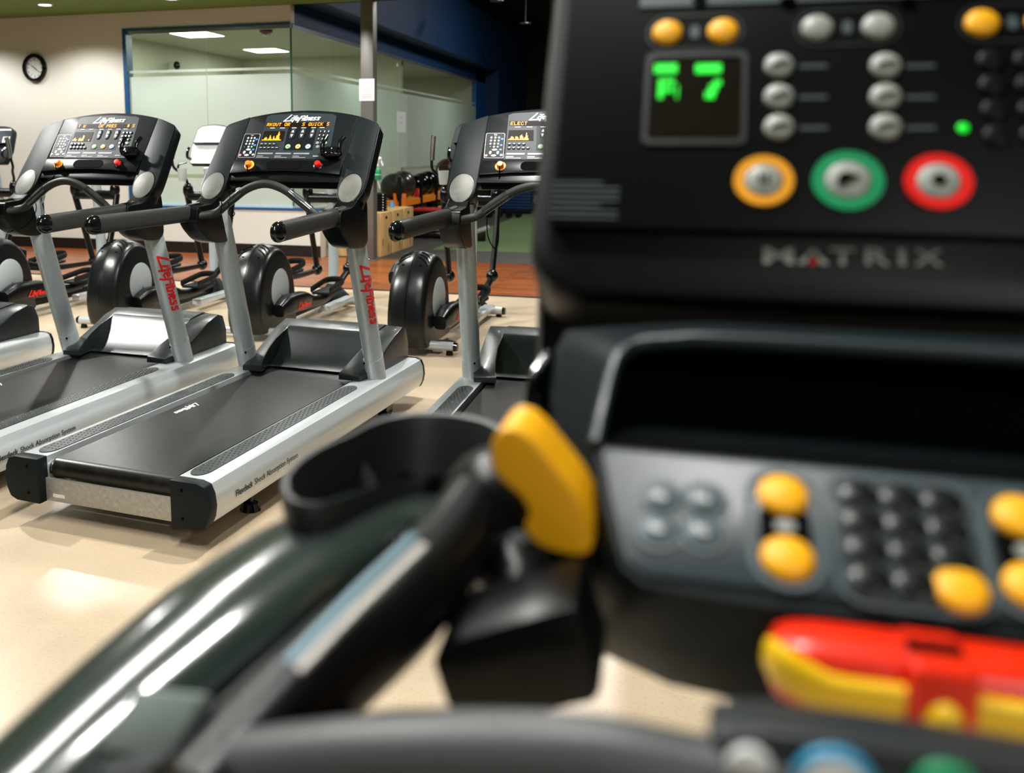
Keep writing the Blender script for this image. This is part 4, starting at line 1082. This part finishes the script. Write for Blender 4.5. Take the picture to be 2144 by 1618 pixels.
# six round programme keys with bars and captions
for cx_ in (1630, 1853):
    for ry_ in (139, 204, 268):
        k = disc(A, cx_, ry_, .0100, F_LGT, 'programme_key', fc, d, d + .004)
        u, v = A.uv(cx_, ry_, d)
        mo('key_icon', A.plate([(u - .006, v - .003), (u + .004, v - .001), (u + .007, v + .002), (u - .003, v + .0005)], d + .003, d + .0048), M_VOID, k)
        a = A.uv(cx_ + 44, ry_ + 4, d); mo('key_caption', A.plate([(a[0], a[1]), (a[0] + .018, a[1]), (a[0] + .018, a[1] + .0025), (a[0], a[1] + .0025)], d, d + .0008), F_LINE, k)
disc(A, 2016, 268, .0034, F_LED, 'status_light', fc, d, d + .001)
# start, pause, stop
for (x, y, r, m, ic) in ((1598, 381, .0195, F_RING, 'p'), (1774, 381, .0225, F_GRN, 's'), (1963, 383, .0205, mat('matrix_red_ring', (.85, .008, .006), .4), 'q')):
    u, v = A.uv(x, y, d)
    ringplate(A, ngon(u, v, r, r, 36), ngon(u, v, r * .66, r * .66, 36), m, 'key_ring', fc, d, d + .003)
    k = disc(A, x, y, r * .67, F_LGT, 'control_key', fc, d, d + .0045, 32)
    bm = nb()
    if ic == 'p':
        for s in (-1, 1): A.addplate(bm, [(u + s * .0022 - .001, v - .004), (u + s * .0022 + .001, v - .004), (u + s * .0022 + .001, v + .004), (u + s * .0022 - .001, v + .004)], d + .004, d + .0056)
    elif ic == 's':
        A.addplate(bm, [(u - .007, v - .005), (u - .003, v - .005), (u + .007, v + .002), (u - .002, v + .005), (u - .006, v + .003)], d + .004, d + .0056)
    else: A.addplate(bm, ngon(u, v, .0045, .004, 10), d + .004, d + .0056)
    mo('key_icon', bm, M_VOID, k)
# number pad at the right edge
u, v = A.uv(2140, 205, d)
for i in range(3):
    for j in range(4):
        mo('number_key', lt([(.0085, 0), (.0085, .002), (.006, .003), (0, .003)], A.p(u - .017 + i * .022, v + .030 - j * .020, d), 20, A.rot()), F_HOUS, fc, 1.2)
# instruction block bottom left
bm = nb(); a = A.uv(1150, 455, d); b = A.uv(1298, 380, d)
for k in range(7):
    vv = a[1] + (b[1] - a[1]) * k / 6.5; A.addplate(bm, [(a[0], vv), (b[0] - (.012 if k in (2, 6) else 0), vv), (b[0] - (.012 if k in (2, 6) else 0), vv + .0014), (a[0], vv + .0014)], d, d + .0008)
mo('instruction_print', bm, F_LINE, fc)
# --- neck and column down to the floor
mo('neck', bx((XCM, .80, 1.20), (.44, .10, .34), bevel=.03), F_HOUS)
mo('column', bx((XCM, .84, .62), (.085, .10, 1.10), bevel=.02), F_HOUS)
mo('floor_base', bx((XCM, .84, .035), (.34, .75, .07), bevel=.02), F_HOUS)
# --- lower pod with tray and key panel
def mir(h_): return h_ + [V3((2 * XCM - p.x, p.y, p.z)) for p in h_[::-1]]
Fo = [P(1500, 716, .60), P(1400, 717, .60), P(1340, 722, .60), P(1303, 742, .59), P(1286, 772, .58), P(1262, 860, .555), P(1246, 932, .53), B.at(1262, 1040), B.at(1285, 1130), B.at(1305, 1190), B.at(1345, 1222), B.at(1450, 1243), B.at(1600, 1268)]
Bo = [P(1500, 690, .70), P(1400, 690, .70), P(1300, 690, .70), P(1185, 690, .70), P(1158, 740, .70), P(1150, 830, .68), P(1163, 930, .66), P(1190, 1040, .63), P(1215, 1130, .60), P(1236, 1240, .57), P(1250, 1362, .54), P(1400, 1432, .51), P(1600, 1478, .49)]
Fm, Bm = mir(Fo), mir(Bo)
bm = nb(); a = [bm.verts.new(p) for p in Fm]; b = [bm.verts.new(p) for p in Bm]
mid = [bm.verts.new(p.lerp(q, .5) + ((p - V3((XCM, .62, 1.2))).normalized() * .012)) for p, q in zip(Fm, Bm)]
n = len(Fm)
for k in range(n):
    j = (k + 1) % n
    bm.faces.new((a[k], a[j], mid[j], mid[k])); bm.faces.new((mid[k], mid[j], b[j], b[k]))
bm.faces.new(b[::-1])
g = len(Fo) - 6            # panel points: from g(6) to the mirrored one
pan = a[6:n - 6]; bm.faces.new(pan)
bmesh.ops.recalc_face_normals(bm, faces=bm.faces)
pod = mo('lower_pod', bm, F_POD, None, 1.0)
rimpts = [P(1246, 934, .529), P(1262, 860, .555), P(1284, 772, .58), P(1302, 742, .59), P(1338, 722, .60), P(1420, 716, .60), P(1520, 715, .60)]
mo('tray_rim', swp(mir(rimpts), .0042, .0055, seg=10, sm=3), F_PAN, pod)
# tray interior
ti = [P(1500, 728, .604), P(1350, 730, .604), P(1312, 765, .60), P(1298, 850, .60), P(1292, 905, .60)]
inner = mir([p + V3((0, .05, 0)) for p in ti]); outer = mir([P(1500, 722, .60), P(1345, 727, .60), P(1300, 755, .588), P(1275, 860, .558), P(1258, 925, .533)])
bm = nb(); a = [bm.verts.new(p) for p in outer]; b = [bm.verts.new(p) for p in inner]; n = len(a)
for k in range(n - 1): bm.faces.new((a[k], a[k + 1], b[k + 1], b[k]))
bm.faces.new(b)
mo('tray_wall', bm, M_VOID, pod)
fb = [P(1300, 858, .655), P(1330, 858, .655)]
bm = nb(); v_ = [bm.verts.new(p) for p in (P(1256, 930, .531), P(1302, 852, .648), V3((2 * XCM - P(1302, 852, .648).x, .648, P(1302, 852, .648).z)), V3((2 * XCM - P(1256, 930, .531).x, .531, P(1256, 930, .531).z)))]
bm.faces.new(v_); r_ = bmesh.ops.solidify(bm, geom=bm.faces[:], thickness=.004)
mo('tray_floor', bm, F_POD, pod)
# key panel overlay
half = [B.uv(1640, 962), B.uv(1262, 944), B.uv(1283, 1060), B.uv(1312, 1178), B.uv(1352, 1208), B.uv(1640, 1258)]
ov = [(u, v) for u, v in half[1:5]]; ov = ov + [(-u, v) for u, v in ov[::-1]]
kp = mo('key_panel', B.plate(poly_round(ov, .004, 3), 0, .003, .001), F_PAN, pod)
d = .003
for (x, y) in ((1385, 1045), (1475, 1050), (1378, 1112), (1472, 1118)):
    u, v = B.uv(x, y, d)
    ringplate(B, ngon(u, v, .0122, .0122, 28), ngon(u, v, .0095, .0095, 28), F_LINE, 'arrow_ring', kp, d, d + .001)
    k = disc(B, x, y, .0092, mat('matrix_arrow_key', (.10, .13, .15), .35), 'arrow_key', kp, d, d + .003)
    mo('key_icon', B.plate([(u - .003, v - .003), (u + .003, v - .003), (u, v + .004)], d + .002, d + .004), F_LGT, k)
def capsule(x0, y0, x1, y1, w_):
    a = V3((*B.uv(x0, y0, d), 0)); b = V3((*B.uv(x1, y1, d), 0)); dd = (a - b).normalized(); q_ = V3((-dd.y, dd.x, 0))
    out = []
    base = math.atan2(dd.y, dd.x)
    for c_, s_ in ((a, -PI / 2), (b, PI / 2)):
        for k in range(9):
            an = base + s_ + PI * k / 8; out.append((c_.x + w_ * math.cos(an), c_.y + w_ * math.sin(an)))
    return out
for (xa, ya, xb, yb) in ((1638, 1040, 1648, 1172), (2135, 1086, 2162, 1232)):
    ringplate(B, capsule(xa, ya, xb, yb, .0180), capsule(xa, ya, xb, yb, .0145), F_LINE, 'key_surround', kp, d, d + .0012)
    mo('key_recess', B.plate(rrect((B.uv(xa, ya, d)[0] + B.uv(xb, yb, d)[0]) / 2, (B.uv(xa, ya, d)[1] + B.uv(xb, yb, d)[1]) / 2, .024, .020, .002), d, d + .0008), M_VOID, kp)
    for x, y in ((xa, ya), (xb, yb)): disc(B, x, y, .0122, F_ORG, 'round_key', kp, d, d + .005)
    mo('key_icon', B.plate(ngon((B.uv(xa, ya, d)[0] + B.uv(xb, yb, d)[0]) / 2, (B.uv(xa, ya, d)[1] + B.uv(xb, yb, d)[1]) / 2, .005, .0035, 12), d, d + .002), F_LGT, kp)
K0 = V3((*B.uv(1796, 1042, d), 0)); K1 = V3((*B.uv(2010, 1240, d), 0)); 
Ku = (K1.x - K0.x) / 2; Kv = (K1.y - K0.y) / 3
o_ = rrect((K0.x + K1.x) / 2, (K0.y + K1.y) / 2, abs(K1.x - K0.x) + .030, abs(K1.y - K0.y) + .028, .014); i_ = rrect((K0.x + K1.x) / 2, (K0.y + K1.y) / 2, abs(K1.x - K0.x) + .026, abs(K1.y - K0.y) + .024, .012)
ringplate(B, o_, i_, F_LINE, 'keypad_outline', kp, d, d + .001)
for i in range(3):
    for j in range(4):
        last = i == 2 and j == 3
        u, v = K0.x + Ku * i, K0.y + Kv * j
        if last: mo('round_key', lt([(.0115, 0), (.0115, .003), (.009, .0045), (0, .005)], B.p(u, v, d), 24, B.rot()), F_ORG, kp, 1.2)
        else:
            k = mo('number_key', lt([(.0098, 0), (.0098, .003), (.007, .0045), (0, .0035)], B.p(u, v, d), 20, B.rot()), M_KEY, kp, 1.2)
            ringplate(B, ngon(u, v, .0112, .0108, 20), ngon(u, v, .0095, .009, 20), F_LINE, 'key_edge', k, d, d + .0025)
# --- emergency stop bar, red above, yellow lens below
yb = .430
xl = P(1618, 1395, yb).x; zc = P(1750, 1424, yb).z; L = XCM - xl
sx_ = [XCM - L, XCM - L + .003, XCM - L + .010, XCM - L + .02, XCM + L - .02, XCM + L - .010, XCM + L - .003, XCM + L]
M_SBR = mat('stop_bar_red', (.85, .022, .002), .35, coat=.2)
bar = mo('stop_bar', swp([(x, yb + .012, zc) for x in sx_], [.010, .015, .018, .019, .019, .018, .015, .010], [.010, .014, .016, .017, .017, .016, .014, .010], seg=24, power=3.4), M_SBR)
ye = mat('stop_bar_yellow', (.95, .58, .004), .35, coat=.2)
for s in (-1, 1):
    x1 = XCM + s * .0135; x0 = XCM + s * (L + .001)
    pts = [(x0, yb + .010, zc + .004), (x0 - s * .004, yb + .001, zc + .003), (x0 - s * .012, yb - .004, zc + .0005), (x0 - s * .025, yb - .0065, zc - .003), (x1, yb - .0065, zc - .003)]
    mo('yellow_lens', swp(pts, [.003, .004, .0045, .0045, .0045], [.008, .0100, .0100, .0095, .0095], seg=14, sm=4, power=3), ye, bar)
cen = mo('stop_button_block', bx((XCM, yb + .004, zc - .001), (.026, .038, .040), bevel=.005, seg=3), M_SBR, bar)
mo('stop_button', bl((XCM, yb - .016, zc - .004), (.0075, .006, .010), 16), ye, bar)
mo('slot', bx((XCM - .001, yb + .004, zc + .019), (.022, .010, .003), bevel=.001), M_VOID, bar)
mo('bar_mount', bx((XCM, yb + .05, zc + .002), (.05, .07, .02), bevel=.004), F_HOUS, bar)
mo('bar_tray', bx((XCM, yb + .055, zc - .002), (2 * L * .9, .07, .03), bevel=.008), F_HOUS, bar)
# --- left side: cup holder
zcup = 1.19
def Z(px, py, z): 
    r = mray(px, py); return V3((0, 0, CAM_H)) + r * ((z - CAM_H) / r.z)
cup = [(592, 1040), (598, 1000), (650, 955), (735, 915), (800, 885), (890, 872), (985, 880), (1050, 905), (1075, 945), (1050, 985), (970, 1003), (860, 1012), (770, 1036), (690, 1062), (620, 1064)]
ring = [Z(x, y, zcup) for x, y in cup]
ring = smoothpath(ring + [ring[0]], 4)[:-1]
cc_ = sum(ring, V3()) / len(ring)
bm = nb(); n = len(ring); lev = []
for (sc, dz) in ((.86, -.095), (1.0, -.012), (1.02, 0.0), (1.0, .004), (.955, .003), (.93, -.006), (.84, -.085)):
    lev.append([bm.verts.new(V3((cc_.x + (p.x - cc_.x) * sc, cc_.y + (p.y - cc_.y) * sc, zcup + dz))) for p in ring])
for a, b in zip(lev, lev[1:]):
    for k in range(n): bm.faces.new((a[k], a[(k + 1) % n], b[(k + 1) % n], b[k]))
bm.faces.new(lev[0][::-1]); bm.faces.new(lev[-1])
bmesh.ops.recalc_face_normals(bm, faces=bm.faces)
ch = mo('cup_holder', bm, mat('cup_holder_rubber', (.012, .014, .014), .5, bump=.2, scale=300), None, 1.0)
dv = [Z(760, 925, zcup) + V3((0, 0, -.045)), Z(785, 960, zcup) + V3((0, 0, -.045)), Z(780, 1000, zcup) + V3((0, 0, -.045)), Z(755, 1030, zcup) + V3((0, 0, -.045))]
mo('cup_divider', swp(dv, .005, .03, seg=8, sm=4), MATS['cup_holder_rubber'], ch)
# --- left arm: broad glossy body running toward the camera
F_ARM = mat('matrix_arm', (.020, .030, .028), .20, .0, coat=.6, var=.05)
armp = [P(940, 1085, .60), P(790, 1112, .58), P(630, 1205, .53), P(465, 1338, .47), P(268, 1505, .405), P(70, 1680, .345), P(-120, 1860, .30)]
arm = mo('side_arm', swp(armp, [.032, .043, .053, .054, .048, .042, .038], [.020, .026, .032, .036, .034, .03, .03], seg=24, sm=5, power=2.2), F_ARM)
grp = mo('inner_grip', swp([P(1000, 1045, .54), P(945, 1140, .505), P(832, 1272, .455), P(692, 1405, .41), P(540, 1565, .36), P(410, 1715, .32)], [.020, .024, .026, .024, .026, .028], [.018, .022, .026, .028, .028, .028], seg=20, sm=5), M_BLACK, arm)
for (pts, m, r) in (([P(602, 1388, .36), P(740, 1245, .40), P(868, 1122, .44)], mat('sensor_blue_steel', (.07, .14, .18), .4, .3), .0026), ([P(625, 1405, .355), P(760, 1265, .395), P(888, 1142, .435)], mat('sensor_light_steel', (.36, .34, .31), .45, .2), .0024)):
    mo('pulse_sensor', swp(pts, r, .0016, seg=8, sm=3, power=3), m, grp)
# plate at the near end
pl4 = [P(200, 1568, .335), P(285, 1440, .345), P(425, 1452, .345), P(350, 1590, .335)]
mo('end_plate', pr(pl4, (0, .012, -.008), .002), mat('pale_grey_plastic', (.30, .36, .34), .4, coat=.3), arm)
# --- orange lever on a black knob
kn_ = mo('lever_housing', bl(P(1080, 1080, .56), (.050, .045, .046), 28), M_BLACK, arm)
lev_px = [(1028, 975), (1030, 925), (1062, 897), (1110, 920), (1165, 985), (1208, 1045), (1238, 1130), (1226, 1160), (1180, 1158), (1128, 1140), (1100, 1110), (1108, 1075), (1090, 1040), (1050, 1005)]
lp2 = smoothpath([P(x, y, .49) for x, y in lev_px] + [P(*lev_px[0], .49)], 3)[:-1]
mo('orange_lever', pr(lp2, (.004, .028, .006), .006, 3), F_ORG, kn_)
mo('lever_stem', swp([P(1090, 1180, .53), P(1110, 1240, .50), P(1100, 1330, .46)], [.03, .022, .02], seg=14, sm=3), M_BLACK, kn_)
blk = [(900, 1388), (948, 1340), (1080, 1300), (1200, 1268), (1218, 1300), (1262, 1440), (1248, 1476), (1100, 1505), (935, 1490)]
mo('lever_block', pr([P(x, y, .43) for x, y in blk], (0, .05, .005), .004), M_BLACK, kn_)
# --- coiled cable
a = P(1170, 735, .70); b = P(1130, 800, .69); c_ = P(1120, 910, .68)
cen_ = smoothpath([a, b, c_], 40); hp = []
for i, p in enumerate(cen_): 
    an = i * .9; hp.append(p + V3((math.cos(an) * .0075, math.sin(an) * .0075, 0)))
mo('coiled_cable', swp(hp, .0030, seg=6), M_GLOSS)
mo('cable', swp([a + V3((.01, .02, 0)), P(1165, 860, .70), P(1185, 960, .69), P(1215, 1080, .67)], .0045, seg=8, sm=5), M_RUBBER)
# --- front crossbar and toggle pad
F_BARM = mat('crossbar_grip', (.055, .06, .062), .45, bump=.1, scale=300)
cb = mo('crossbar', swp([P(250, 1650, .335), P(480, 1615, .335), P(740, 1592, .335), P(1000, 1588, .335), P(1250, 1596, .335), P(1500, 1640, .335), P(1800, 1668, .335)], [.014, .016, .017, .018, .017, .016, .015], seg=20, sm=4), F_BARM)
mo('crossbar_sleeve', swp([P(640, 1570, .385), P(800, 1545, .385), P(960, 1540, .385), P(1120, 1540, .385), P(1260, 1555, .385)], [.010, .012, .012, .011, .007], seg=16, sm=4), M_BLACK, cb)
pad = [(1490, 1534), (1610, 1530), (1830, 1560), (1975, 1582), (2160, 1614), (2330, 1645), (2330, 1800), (1480, 1760)]
tp = mo('toggle_pad', pr([P(x, y, .33) for x, y in pad], (0, .03, -.004), .004), mat('toggle_pad_black', (.02, .024, .027), .4), cb)
for (x, y, r, r2, m, m2) in ((1568, 1600, .0075, 0, M_WHITE, None), (1745, 1638, .0135, .0105, mat('toggle_blue', (.05, .35, .60), .4), M_WHITE), (1978, 1655, .0105, 0, F_GRN, None)):
    p = P(x, y, .328); k = mo('toggle_key', lt([(r, 0), (r, .002), (r * .9, .003), (0, .003)], p, 28, Matrix.Rotation(PI / 2, 3, 'X')), m, tp, 1.2)
    if m2: mo('toggle_key_centre', lt([(r2, 0), (r2, .004), (0, .0045)], p, 28, Matrix.Rotation(PI / 2, 3, 'X')), m2, k, 1.2)
